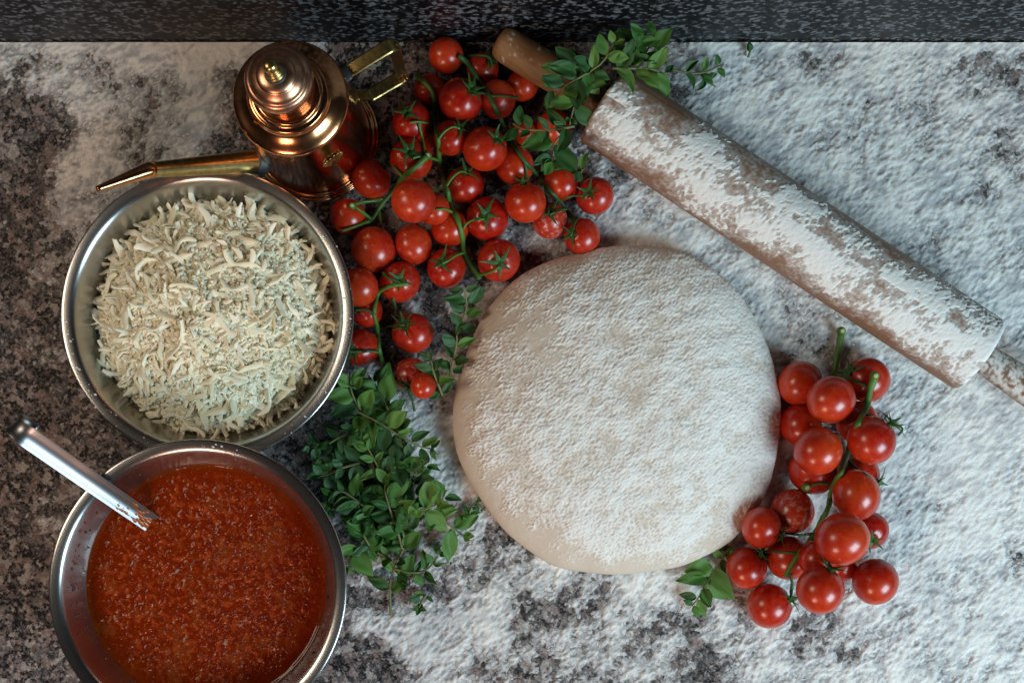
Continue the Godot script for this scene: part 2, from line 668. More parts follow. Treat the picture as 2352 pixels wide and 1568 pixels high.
func make_dough() -> void:
	var ring := []
	for q in DOUGH_EDGE:
		ring.append(plan(992.25 + q[0] * 0.51571, 532.9 + q[1] * 0.51571, 0.014))
	ring.append(ring[0])
	var edge := curve(ring, 0.00115)
	var n := edge.size() - 1
	var mid := plan(1415, 935, 0.014)
	var reach := PackedFloat32Array()       # how far the edge is from the middle, by direction
	reach.resize(1440)
	reach.fill(0.0)
	for k in n:
		for q in 3:
			var e := edge[k].lerp(edge[k + 1], q / 3.0) - mid
			reach[int(fposmod(atan2(e.z, e.x), TAU) / TAU * 1440.0) % 1440] = Vector2(e.x, e.z).length()
	for pas in 2:
		for k in 1440:
			if reach[k] == 0.0: reach[k] = reach[(k + 1439) % 1440]
	var s := Shape.new()
	var size := 370
	for j in size:
		for k in size:
			var gx := float(k) / (size - 1) * 2.0 - 1.0
			var gy := float(j) / (size - 1) * 2.0 - 1.0
			var dx := gx * sqrt(1.0 - gy * gy * 0.5)
			var dy := gy * sqrt(1.0 - gx * gx * 0.5)
			s.p.append(dough_point(mid, reach, Vector2(dx, dy)))
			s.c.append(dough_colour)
			s.uv.append(Vector2.ZERO)
	s.grid(size, size, 0)
	# the flank, from the widest line down and back under
	var rim := PackedInt32Array()
	for k in size - 1: rim.append(k)
	for k in size - 1: rim.append(k * size + size - 1)
	for k in size - 1: rim.append((size - 1) * size + size - 1 - k)
	for k in size - 1: rim.append((size - 1 - k) * size)
	var ring_of := rim.duplicate()
	for row in range(1, 7):
		var a := row / 6.0 * PI * 0.5
		var next := PackedInt32Array()
		for k in rim:
			var p := s.p[k]
			var q := mid + (p - mid) * (1.0 - 0.05 * (1.0 - cos(a)))
			next.append(s.p.size())
			s.p.append(Vector3(q.x, p.y - (p.y - 0.0005) * sin(a), q.z))
			s.c.append(Color(0.67, 0.58, 0.475))
			s.uv.append(Vector2.ZERO)
		for k in rim.size():
			var k2 := (k + 1) % rim.size()
			s.i.append_array([ring_of[k], next[k], ring_of[k2], ring_of[k2], next[k], next[k2]])
		ring_of = next
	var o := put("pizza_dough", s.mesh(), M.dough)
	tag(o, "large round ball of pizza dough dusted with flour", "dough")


var dough_colour := Color.WHITE


func dough_point(mid: Vector3, reach: PackedFloat32Array, d: Vector2) -> Vector3:
	var rho := minf(d.length(), 1.0)
	var ang := fposmod(atan2(d.y, d.x), TAU) / TAU * 1440.0
	var k := int(ang)
	var r := lerpf(reach[k % 1440], reach[(k + 1) % 1440], ang - k)
	var x := mid.x + d.x * r
	var z := mid.z + d.y * r
	var y := 0.014 + 0.031 * pow(maxf(0.0, 1.0 - pow(rho, 2.6)), 0.62)
	var sag := 0.0016 * (smooth(tile_a, x * 900.0, z * 900.0) - 0.5)
	var side := (x - mid.x) / 0.12
	var down := (z - mid.z) / 0.12
	var lump := lumps(x * 1.35 + 0.7, z * 1.35)
	var far := smooth(tile_a, x * 1500.0 + 60.0, z * 1500.0)
	var far2 := smooth(tile_a, (x * 0.8 - z * 0.6) * 3600.0 + 700.0, (x * 0.6 + z * 0.8) * 5200.0)
	var fine := smooth(tile_b, (x * 0.8 - z * 0.6) * 9000.0, (x * 0.6 + z * 0.8) * 12500.0)
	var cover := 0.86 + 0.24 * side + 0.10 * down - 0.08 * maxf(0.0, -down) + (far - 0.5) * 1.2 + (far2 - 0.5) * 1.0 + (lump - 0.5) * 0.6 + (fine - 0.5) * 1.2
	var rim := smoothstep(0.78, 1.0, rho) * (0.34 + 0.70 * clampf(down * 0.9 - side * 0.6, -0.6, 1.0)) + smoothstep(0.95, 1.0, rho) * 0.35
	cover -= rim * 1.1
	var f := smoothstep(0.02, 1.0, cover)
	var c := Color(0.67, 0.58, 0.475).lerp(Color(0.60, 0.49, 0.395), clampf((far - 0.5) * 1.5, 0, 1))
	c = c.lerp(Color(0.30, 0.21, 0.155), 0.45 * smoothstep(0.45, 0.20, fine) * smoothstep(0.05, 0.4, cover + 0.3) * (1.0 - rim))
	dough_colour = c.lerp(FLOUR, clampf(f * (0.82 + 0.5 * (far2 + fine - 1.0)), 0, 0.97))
	return Vector3(x, y + sag + f * (0.45 + 1.1 * far) * (0.0010 * (lump - 0.25) + 0.0013 * (far2 - 0.3) + 0.0007 * (fine - 0.4)) + 0.0022 * (smooth(tile_a, x * 2600.0 + 300.0, z * 2600.0) - 0.5) * (1.0 - 0.7 * rho), z)


# ------------------------------------------------------------------ rolling pin
func make_rolling_pin() -> void:
	var h := 0.0315
	var a := plan(1382, 239.6, h)
	var b := plan(2251.5, 816.5, h)
	var axis := (b - a).normalized()
	var length := a.distance_to(b)
	var r := 0.0312
	var o := thing("rolling_pin", "wooden rolling pin caked with flour lying diagonally behind the dough", "rolling pin", Vector3((a.x + b.x) / 2, 0, (a.z + b.z) / 2))
	var side := axis.cross(Vector3.UP).normalized()      # across the pin, towards the viewer's side
	if side.z < 0: side = -side
	var w := func(q: Vector3) -> Vector3: return q - o.position
	var nphi := 210
	var ns := 440
	var barrel := Shape.new()
	var coat := Shape.new()
	for k in ns:
		var t := float(k) / (ns - 1)
		var along := t * length
		var e := minf(along, length - along)
		var rr := r * (0.985 + 0.015 * sin(t * PI))
		if e < 0.004:
			rr -= 0.004 * (1.0 - sqrt(maxf(0.0, 1.0 - pow(1.0 - e / 0.004, 2.0))))
		for q in nphi:
			var phi := TAU * q / nphi         # 0 = on top, towards +side
			var dir := Vector3.UP * cos(phi) + side * sin(phi)
			var pos := a + axis * along
			var s1 := along * 1000.0
			var s2 := phi * r * 1000.0
			var warp := smooth(tile_a, s1 * 0.5, s2 * 2.0) * 14.0
			var grain := smooth(tile_c, s1 * 0.10 + 40.0, s2 * 3.0 + warp)
			var c := Color(0.24, 0.128, 0.075).lerp(Color(0.33, 0.19, 0.12), grain)
			c = c.lerp(Color(0.12, 0.055, 0.028), smoothstep(0.62, 0.8, smooth(tile_b, s1 * 0.16, s2 * 2.2 + warp)) * 0.5)
			# flour: on the upper side, thinner towards the near flank and the left end
			var pp := wrapf(phi, -PI, PI)
			var n1 := smooth(tile_a, s1 * 1.6 + 11.0, s2 * 2.2 + 500.0)
			var x := pos.x + side.x * pp * r
			var z := pos.z + side.z * pp * r
			var lump := lumps(x * 1.1 + 0.3, z * 1.1)
			var cover := 0.64 - pow(absf(pp - 0.10 - 0.10 * sin(t * 5.0)) / 1.42, 3.0) + (n1 - 0.5) * 1.2 + (lump - 0.5) * 1.5
			cover -= 0.35 * (1.0 - smoothstep(0.0, 0.22, t)) * smoothstep(0.35, -0.5, pp)
			cover += 0.22 * smoothstep(0.8, 1.0, t) * (1.0 if cos(pp) > -0.2 else 0.0)
			var dust := smoothstep(-0.10, 0.62, cover)
			var speck := look(tile_c, s1 * 4.0, s2 * 4.0 + 99.0)
			c = c.lerp(Color(0.70, 0.69, 0.66), clampf(dust * (0.25 + 0.85 * speck), 0, 0.9))
			barrel.p.append(w.call(pos + dir * rr))
			barrel.c.append(c)
			barrel.uv.append(Vector2.ZERO)
			if cos(pp) > -0.05:
				var thick := (cover - 0.50) * 0.004
				if thick > 0: thick = minf(thick, 0.0007) * (0.2 + 1.5 * lump)
				coat.p.append(w.call(pos + dir * (rr + maxf(thick, -0.0012))))
				coat.c.append(Color(0.62, 0.60, 0.57).lerp(FLOUR, smoothstep(0.0, 0.0006, thick)))
				coat.uv.append(Vector2.ZERO)
	barrel.grid(nphi, ns, 0, true)
	barrel.fan(0, nphi, w.call(a + axis * 0.0004), false, Color(0.17, 0.085, 0.045))
	barrel.fan((ns - 1) * nphi, nphi, w.call(b - axis * 0.0004), true, Color(0.2, 0.11, 0.06))
	flip_if_inward(barrel, w.call((a + b) / 2))
	put("barrel", barrel.mesh(), M.wood, o)
	# the coat's columns: phi = 0..half and then the other half; reorder to one strip
	var per := coat.p.size() / ns
	var half := (per + 1) / 2
	var strip := Shape.new()
	for k in ns:
		for q in per:
			var from := k * per + (q + half) % per
			strip.p.append(coat.p[from])
			strip.c.append(coat.c[from])
	strip.grid(per, ns, 0)
	flip_if_inward(strip, w.call((a + b) / 2))
	# keep only where flour lies
	var kept := PackedInt32Array()
	var mid: Vector3 = w.call(a)
	for k in range(0, strip.i.size(), 3):
		var lies := false
		for q in 3:
			var p := strip.p[strip.i[k + q]] - mid
			var t := clampf(p.dot(axis) / length, 0, 1)
			var rr := r * (0.985 + 0.015 * sin(t * PI))
			if (p - axis * p.dot(axis)).length() > rr - 0.0003:
				lies = true
		if lies:
			kept.append_array([strip.i[k], strip.i[k + 1], strip.i[k + 2]])
	strip.i = kept
	tag(put("flour_coating", strip.mesh(), M.flour, o), "", "", "", "stuff")
	# handles
	for e in 2:
		var from := a if e == 0 else b
		var out := -axis if e == 0 else axis
		if e == 0:
			out = (plan(1147, 94, h) - a).normalized()
		var path := PackedVector3Array()
		var radii := PackedFloat32Array()
		var l := 0.0925
		for k in 90:
			var t := k / 89.0
			path.append(w.call(from + out * (l * t - 0.002)))
			var rr := 0.0108 + 0.0026 * sin(clampf(t * 1.1, 0, 1) * PI * 0.62)
			if t > 0.9: rr -= 0.0050 * (1.0 - sqrt(maxf(0.0, 1.0 - pow((t - 0.9) / 0.1, 2.0))))
			radii.append(rr)
		var hs := Shape.new()
		hs.tube(path, radii, 72)
		for k in hs.p.size():
			var q := hs.p[k] + o.position
			var row := k / 72
			var g := look(tile_c, row * 0.55 + 20.0, (k % 72) * 9.0 + smooth(tile_a, row * 5.0, (k % 72) * 6.0) * 24.0) * 0.6 + look(tile_b, row * 0.3, (k % 72) * 15.0) * 0.4
			var c := Color(0.19, 0.085, 0.030).lerp(Color(0.37, 0.195, 0.085), g)
			var up := smoothstep(h - 0.006, h + 0.010, q.y)
			var n2 := smooth(tile_c, q.x * 3000.0, q.z * 3000.0) * 0.6 + smooth(tile_b, q.x * 2500.0, q.z * 2500.0) * 0.5
			if e == 1:
				c = (c * 0.6).lerp(FLOUR, 0.75 * up * smoothstep(0.34, 0.70, n2))
			else:
				c = c.lerp(FLOUR, 0.5 * smoothstep(0.72, 0.85, n2) * up)
			hs.c[k] = c
		put("handle", hs.mesh(), M.wood, o)


func flip_if_inward(s: Shape, centre: Vector3) -> void:
	var sum := 0.0
	for k in range(0, mini(s.i.size(), 30000), 3):
		var p := s.p[s.i[k]]
		var f := (s.p[s.i[k + 2]] - p).cross(s.p[s.i[k + 1]] - p)
		sum += f.dot(Vector3(0, p.y - centre.y, 0))
	if sum < 0:
		for k in range(0, s.i.size(), 3):
			var t := s.i[k]
			s.i[k] = s.i[k + 1]
			s.i[k + 1] = t


# ------------------------------------------------------------------ bowls
func bowl(called: String, label: String, at: Vector3, outer: Array) -> Node3D:
	var o := thing(called, label, "bowl", at)
	var inner := []
	var prof: Array = fit(outer, 0.0012)
	var s := Shape.new()
	s.lathe(prof, 192, Color.WHITE, 8.0)
	put("shell", s.mesh(), M.steel, o)
	return o


func make_bowls() -> void:
	# ---- shredded cheese ----
	var at := plan(475.3, 721, 0.060)
	at.y = 0
	bowl("cheese_bowl", "brushed steel mixing bowl filled with white shredded cheese", at, [
		Vector2(0.001, 0.0), Vector2(0.050, 0.0), Vector2(0.060, 0.002), Vector2(0.074, 0.012), Vector2(0.0845, 0.026), Vector2(0.0918, 0.042), Vector2(0.0958, 0.0535), Vector2(0.0985, 0.0572), Vector2(0.1050, 0.0583), Vector2(0.1062, 0.0590), Vector2(0.1062, 0.0600), Vector2(0.1050, 0.0606), Vector2(0.1005, 0.0603), Vector2(0.0975, 0.0590), Vector2(0.0950, 0.0550),
		Vector2(0.0908, 0.042), Vector2(0.0835, 0.026), Vector2(0.073, 0.0132), Vector2(0.059, 0.0032), Vector2(0.050, 0.0012), Vector2(0.001, 0.0012)])
	make_cheese(at)
	# ---- tomato sauce ----
	var to := plan(453.5, 1351, 0.092)
	to.y = 0
	var sb := bowl("sauce_bowl", "brushed steel mixing bowl full of red tomato sauce", to, [
		Vector2(0.001, 0.0), Vector2(0.050, 0.0), Vector2(0.058, 0.002), Vector2(0.069, 0.017), Vector2(0.0790, 0.040), Vector2(0.0876, 0.062), Vector2(0.0918, 0.074), Vector2(0.0952, 0.085), Vector2(0.0978, 0.0890), Vector2(0.1035, 0.0901), Vector2(0.1047, 0.0909), Vector2(0.1047, 0.0920), Vector2(0.1035, 0.0926), Vector2(0.0990, 0.0923), Vector2(0.0962, 0.0908), Vector2(0.0942, 0.0865),
		Vector2(0.0905, 0.074), Vector2(0.0863, 0.062), Vector2(0.0778, 0.041), Vector2(0.068, 0.0185), Vector2(0.057, 0.0034), Vector2(0.049, 0.0012), Vector2(0.001, 0.0012)])
	# splashes of sauce on the wall above the sauce
	var sp := Shape.new()
	var r := RandomNumberGenerator.new()
	r.seed = 77
	for k in 70:
		var a := PI + r.randfn(0.0, 0.34)
		if k > 54: a = r.randf() * TAU
		var y := r.randf_range(0.067, 0.086)
		var rad := lerpf(0.0863, 0.0941, (y - 0.062) / 0.0245) - 0.0003
		var p := Vector3(cos(a) * rad, y, sin(a) * rad)
		var size := r.randf_range(0.0003, 0.0010)
		var ball := PackedVector3Array([p - Vector3(-sin(a), 0.3, cos(a)) * size * 1.3, p, p + Vector3(-sin(a), 0.5, cos(a)) * size * 1.2])
		sp.tube(ball, PackedFloat32Array([size * 0.3, size, size * 0.3]), 6, Color(0.20, 0.045, 0.010) if k % 3 else Color(0.05, 0.025, 0.012))
	tag(put("sauce_splash", sp.mesh(), M.sauce, sb), "", "", "", "stuff")
	# specks of flour on the rim
	dust_ring(sb, 0.0995, 0.0925, [[-1.60, -1.25, 40]])
	var cb: Node3D = get_node("cheese_bowl")
	dust_ring(cb, 0.1020, 0.0605, [[2.2, 3.1, 60], [0.35, 1.0, 26], [-0.6, 0.2, 60], [1.2, 2.2, 40]])

	var level := 0.0625
	var s := Shape.new()
	var rad := 0.0872
	var size := 380
	for j in size:
		for k in size:
			var gx := float(k) / (size - 1) * 2.0 - 1.0
			var gy := float(j) / (size - 1) * 2.0 - 1.0
			var x := gx * sqrt(1.0 - gy * gy * 0.5) * rad
			var z := gy * sqrt(1.0 - gx * gx * 0.5) * rad
			var rho := Vector2(x, z).length() / rad
			var inside := smoothstep(1.0, 0.90, rho)
			var mid := smoothstep(1.0, 0.75, rho + 0.18 * (smooth(tile_a, x * 2200.0, z * 2200.0) - 0.5))
			var n1 := smooth(tile_b, x * 3200.0 + 50.0, z * 3200.0)
			var n2 := smooth(tile_c, x * 2400.0 + 200.0, z * 2400.0)
			var n0 := smooth(tile_a, x * 2500.0, z * 2500.0 + 40.0)
			var m1 := smooth(tile_c, x * 850.0 + 17.0, z * 850.0)
			var m2 := smooth(tile_c, x * 2100.0 + 240.0, z * 1900.0 + 70.0)
			var y := level + 0.0020 * (n0 - 0.5) * inside + mid * (0.0014 * (m1 - 0.5) + 0.0006 * smoothstep(0.40, 0.95, m2) + 0.0009 * smoothstep(0.64, 0.86, smooth(tile_c, x * 3500.0 + 610.0, z * 3500.0 + 15.0)) * smoothstep(-0.075, 0.03, x + z * 0.3)) + 0.0010 * pow(smoothstep(0.95, 1.0, rho), 2.0)
			s.p.append(Vector3(x, y, z))
			var chunk := smoothstep(0.45, 0.80, m2 * 0.6 + n1 * 0.45)
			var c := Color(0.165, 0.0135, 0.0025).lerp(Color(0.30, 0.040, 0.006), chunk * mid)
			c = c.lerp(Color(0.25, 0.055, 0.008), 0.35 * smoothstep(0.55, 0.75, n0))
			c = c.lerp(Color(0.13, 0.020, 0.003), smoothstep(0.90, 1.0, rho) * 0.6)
			var s1 := smooth(tile_c, x * 3900.0 + 333.0, z * 3900.0 + 111.0)
			if s1 > 0.82: c = c.lerp(Color(0.40, 0.15, 0.02), 0.75)      # seeds
			if s1 < 0.19: c = c.lerp(Color(0.018, 0.014, 0.004), 0.85)     # herbs and pepper
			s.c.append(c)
			s.uv.append(Vector2.ZERO)
	s.grid(size, size, 0)
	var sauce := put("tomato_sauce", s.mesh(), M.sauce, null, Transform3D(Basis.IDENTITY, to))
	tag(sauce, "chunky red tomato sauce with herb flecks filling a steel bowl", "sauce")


func dust_ring(parent: Node3D, rad: float, y: float, arcs: Array) -> void:
	var r := RandomNumberGenerator.new()
	r.seed = 40 + int(y * 1000)
	var s := Shape.new()
	for arc in arcs:
		for k in arc[2]:
			var a: float = r.randf_range(arc[0], arc[1])
			var q: float = rad + r.randfn(0.0, 0.0022)
			var size := pow(r.randf(), 5.0) * 0.0009 + 0.00012
			var p := Vector3(cos(a) * q, y, sin(a) * q)
			s.tube(PackedVector3Array([p - Vector3(size, 0, size * 0.3), p + Vector3(0, size * 0.4, 0), p + Vector3(size, 0, size * 0.5)]), PackedFloat32Array([size * 0.3, size * 0.8, size * 0.3]), 5, FLOUR)
	tag(put("flour_speck", s.mesh(), M.flour, parent), "", "", "", "stuff")


func shred(length: float, width: float, thick: float, bend: float, twist: float, wave: float, r: RandomNumberGenerator, ragged := 0.10) -> Shape:
	var s := Shape.new()
	var n := 9
	var ph := r.randf() * TAU
	var kink := r.randf_range(-0.5, 0.5)
	var pos := Vector3.ZERO
	var yaw := -bend / 2
	var pts := []
	for k in n:
		var t := float(k) / (n - 1)
		pts.append([pos, yaw, twist * (t - 0.5)])
		yaw += bend / (n - 1) + kink * sin(t * 7.0 + ph)
		pos += Vector3(cos(yaw), 0.35 * sin(t * PI * 2.0 + ph) * wave, sin(yaw)) * length / (n - 1)
	var off: Vector3 = pos / 2
	for k in n:
		var t := float(k) / (n - 1)
		var q: Vector3 = pts[k][0] - off
		var ya: float = pts[k][1]
		var rl: float = pts[k][2]
		var fwd := Vector3(cos(ya), 0, sin(ya))
		var across := Vector3(-sin(ya), 0, cos(ya))
		var up := Vector3.UP * cos(rl) + across * sin(rl)
		across = across * cos(rl) - Vector3.UP * sin(rl)
		var taper := 0.35 + 0.65 * pow(sin(PI * (0.10 + 0.80 * t)), 0.45)
		var ww := width * taper * (0.68 + 0.6 * r.randf())
		var tt := thick * (0.6 + 0.4 * taper)
		for e in 6:
			var a := TAU * (e + 0.5) / 6
			s.p.append(q + (across * cos(a) * ww * 0.5 + up * sin(a) * tt * 0.5) * (1.0 + r.randf_range(-ragged, ragged) * 1.4) + fwd * width * r.randf_range(-ragged, ragged))
			s.c.append(Color.WHITE)
			s.uv.append(Vector2.ZERO)
	s.grid(6, n, 0, true)
	s.fan(0, 6, pts[0][0] - off, false)
	s.fan((n - 1) * 6, 6, pts[n - 1][0] - off, true)
	return s


func heap(rho: float, a: float) -> float:
	return 0.033 + 0.030 * pow(maxf(0.0, 1.0 - pow(rho, 2.4)), 0.8) + 0.006 * (0.5 + 0.5 * sin(a * 3.0 + rho * 7.0)) * (1.0 - rho)


func make_cheese(at: Vector3) -> void:
	var o := thing("shredded_cheese", "heap of white shredded mozzarella style cheese in a steel bowl", "cheese", at)
	var r := RandomNumberGenerator.new()
	r.seed = 20
	var mass := Shape.new()
	var rad := 0.0855
	# the packed inside of the heap
	var rows := 40
	var sides := 120
	for j in rows:
		var rho := 1.0 - float(j) / rows
		for k in sides:
			var a := TAU * k / sides
			var y := heap(rho, a) - 0.0024 + 0.003 * smooth(tile_b, cos(a) * rho * 400.0, sin(a) * rho * 400.0)
			mass.p.append(Vector3(cos(a) * rho * rad, y - (0.004 if j == 0 else 0.0), sin(a) * rho * rad))
			mass.c.append(Color(0.95, 0.87, 0.60))
			mass.uv.append(Vector2.ZERO)
	mass.grid(sides, rows, 0, true)
	mass.fan((rows - 1) * sides, sides, Vector3(0, heap(0, 0) - 0.003, 0), true, Color(0.95, 0.87, 0.60))
	var kinds := []
	for k in 14:
		kinds.append(shred(r.randf_range(0.007, 0.019), r.randf_range(0.0030, 0.0052), r.randf_range(0.0010, 0.0018), r.randfn(0.0, 0.7), r.randf_range(-1.8, 1.8), r.randf_range(0.0, 0.6), r))
	for k in 6:
		kinds.append(shred(r.randf_range(0.0030, 0.0060), r.randf_range(0.0028, 0.0046), r.randf_range(0.0022, 0.0034), r.randf_range(-0.8, 0.8), r.randf_range(-0.8, 0.8), 0.2, r, 0.22))
	for k in 4600:
		var rho := sqrt(r.randf()) * 1.0
		var a := r.randf() * TAU
		var y := heap(rho, a) + r.randf_range(-0.0019, 0.0012)
		var kind: int = r.randi() % 20
		if r.randf() < 0.6: kind = 14 + r.randi() % 6
		var b := Basis(Vector3.UP, r.randf() * TAU) * Basis(Vector3.RIGHT, r.randfn(0, 0.32)) * Basis(Vector3.BACK, r.randfn(0, 0.20))
		var tone := r.randf()
		var c := Color(0.955, 0.885, 0.65).lerp(Color(0.96, 0.92, 0.76), tone)
		if r.randf() < 0.25: c = Color(0.92, 0.89, 0.68)
		mass.add(kinds[kind], Transform3D(b.scaled(Vector3.ONE * r.randf_range(0.75, 1.1)), Vector3(cos(a) * rho * rad, y, sin(a) * rho * rad)), c)
	tag(put("shred_mass", mass.mesh(), M.cheese, o), "", "", "", "stuff")
	var white := []
	for c in [Color(0.96, 0.91, 0.72), Color(0.94, 0.91, 0.70), Color(0.95, 0.87, 0.63)]:
		var m := mat(c, 0.42)
		white.append(m)
	var long := []
	for k in 16:
		long.append(shred(r.randf_range(0.009, 0.032), r.randf_range(0.0034, 0.0056), r.randf_range(0.0012, 0.0020), r.randfn(0.0, 0.75), r.randf_range(-2.2, 2.2), r.randf_range(0.1, 0.6), r).mesh())
	for k in 300:
		var rho := sqrt(r.randf()) * 0.99
		var a := r.randf() * TAU
		if k < 70:
			rho = r.randf_range(0.9, 1.03)
		var y := heap(minf(rho, 1.0), a) + r.randf_range(0.0006, 0.0026) + (0.003 if rho > 0.93 else 0.0)
		var b := Basis(Vector3.UP, r.randf() * TAU) * Basis(Vector3.RIGHT, r.randfn(0, 0.35)) * Basis(Vector3.BACK, r.randfn(0, 0.28))
		put("shred", long[r.randi() % 16], white[r.randi() % 3], o, Transform3D(b.scaled(Vector3.ONE * r.randf_range(0.7, 1.1)), Vector3(cos(a) * rho * rad, y, sin(a) * rho * rad)))


# ------------------------------------------------------------------ ladle in the sauce
func ribbon(path: PackedVector3Array, width: PackedFloat32Array, thick: float, across: Vector3, dish: float) -> Shape:
	# a strip of sheet metal, its section bent to a shallow channel
	var s := Shape.new()
	var n := path.size()
	var m := 13
	for k in n:
		var t := (path[mini(k + 1, n - 1)] - path[maxi(k - 1, 0)]).normalized()
		var ac := (across - t * across.dot(t)).normalized()
		var up := ac.cross(t).normalized()
		for face in 2:
			for q in m:
				var e := float(q) / (m - 1) * 2.0 - 1.0
				if face == 1: e = -e
				var edge := sqrt(maxf(0.0, 1.0 - pow(absf(e), 10.0)))
				var y := dish * (e * e - 0.5) + (thick if face == 0 else -thick) * 0.5 * edge
				s.p.append(path[k] + ac * e * width[k] * 0.5 + up * y)
				s.c.append(Color.WHITE)
				s.uv.append(Vector2(e * 0.5, k * 0.1))
	s.grid(m * 2, n, 0, true)
	s.fan(0, m * 2, path[0], false)
	s.fan((n - 1) * m * 2, m * 2, path[n - 1], true)
	# make sure that the strip faces outwards
	var f := (s.p[s.i[2]] - s.p[s.i[0]]).cross(s.p[s.i[1]] - s.p[s.i[0]])
	var t0 := (path[1] - path[0]).normalized()
	var ac0 := (across - t0 * across.dot(t0)).normalized()
	if f.dot(ac0.cross(t0)) < 0:
		for k in range(0, s.i.size(), 3):
			var x := s.i[k]
			s.i[k] = s.i[k + 1]
			s.i[k + 1] = x
	return s


func make_ladle() -> void:
	var low := plan(354, 1206, 0.060)
	var top := plan(66, 1005, 0.132)
	var rest := plan(228, 1118.5, 0.0950)      # where it lies on the rim
	var dir := (top - rest).normalized()
	var steep := (rest - low).normalized()
	var flat := Vector3(dir.x, 0, dir.z).normalized()
	var across := flat.cross(Vector3.UP).normalized()
	var o := thing("ladle", "steel ladle handle with hooked end sticking out of the tomato sauce", "ladle", Vector3(low.x, 0, low.z))
	var w := -o.position
	var pts := PackedVector3Array()
	var width := PackedFloat32Array()
	var under := low - steep * 0.012
	var run := curve([under, low, rest, rest.lerp(top, 0.5), top], 0.004)
	for k in run.size():
		pts.append(w + run[k])
		width.append(lerpf(0.0138, 0.0152, float(k) / run.size()))
	# the hook: over the top and back underneath
	var up := across.cross(dir).normalized()
	if up.y < 0: up = -up
	var c := top - up * 0.0105
	for k in range(1, 22):
		var a := k / 21.0 * 3.9
		pts.append(w + c + up * 0.0105 * cos(a) + dir * 0.0105 * sin(a))
		width.append(lerpf(0.0152, 0.0125, k / 21.0))
	var s := ribbon(pts, width, 0.0012, across, 0.0022)
	put("handle", s.mesh(), M.polished, o)
	var cup := Shape.new()
	var prof := []
	for k in 13:
		var a := k / 12.0 * PI * 0.5
		prof.append(Vector2(0.001 + 0.028 * sin(a), 0.006 + 0.026 * (1.0 - cos(a))))
	for k in 13:
		var a := (12 - k) / 12.0 * PI * 0.5
		prof.append(Vector2(0.001 + 0.027 * sin(a), 0.007 + 0.026 * (1.0 - cos(a))))
	cup.lathe(prof, 40)
	put("cup", cup.mesh(), M.polished, o, Transform3D(Basis.IDENTITY, Vector3(0.028, 0.004, 0.020)))
	# sauce clinging to the handle
	var sm := Shape.new()
	var r := RandomNumberGenerator.new()
	r.seed = 9
	for k in 46:
		var t := pow(r.randf(), 1.6) * 0.5 + 0.20
		var e := r.randf_range(-0.42, 0.42)
		var p := w + under.lerp(rest, t) + across * e * 0.0138 + up * (0.0006 + 0.0022 * (e * e * 4.0 - 0.5))
		var size := r.randf_range(0.0006, 0.0026) * (1.25 - t * 1.2)
		sm.tube(PackedVector3Array([p - dir * size * 1.6, p - dir * size, p + dir * size, p + dir * size * 1.6]), PackedFloat32Array([size * 0.2, size, size * 0.9, size * 0.2]), 8, Color(0.34, 0.075, 0.010), 0.30, up)
	tag(put("clinging_sauce", sm.mesh(), M.sauce, o), "", "", "", "stuff")


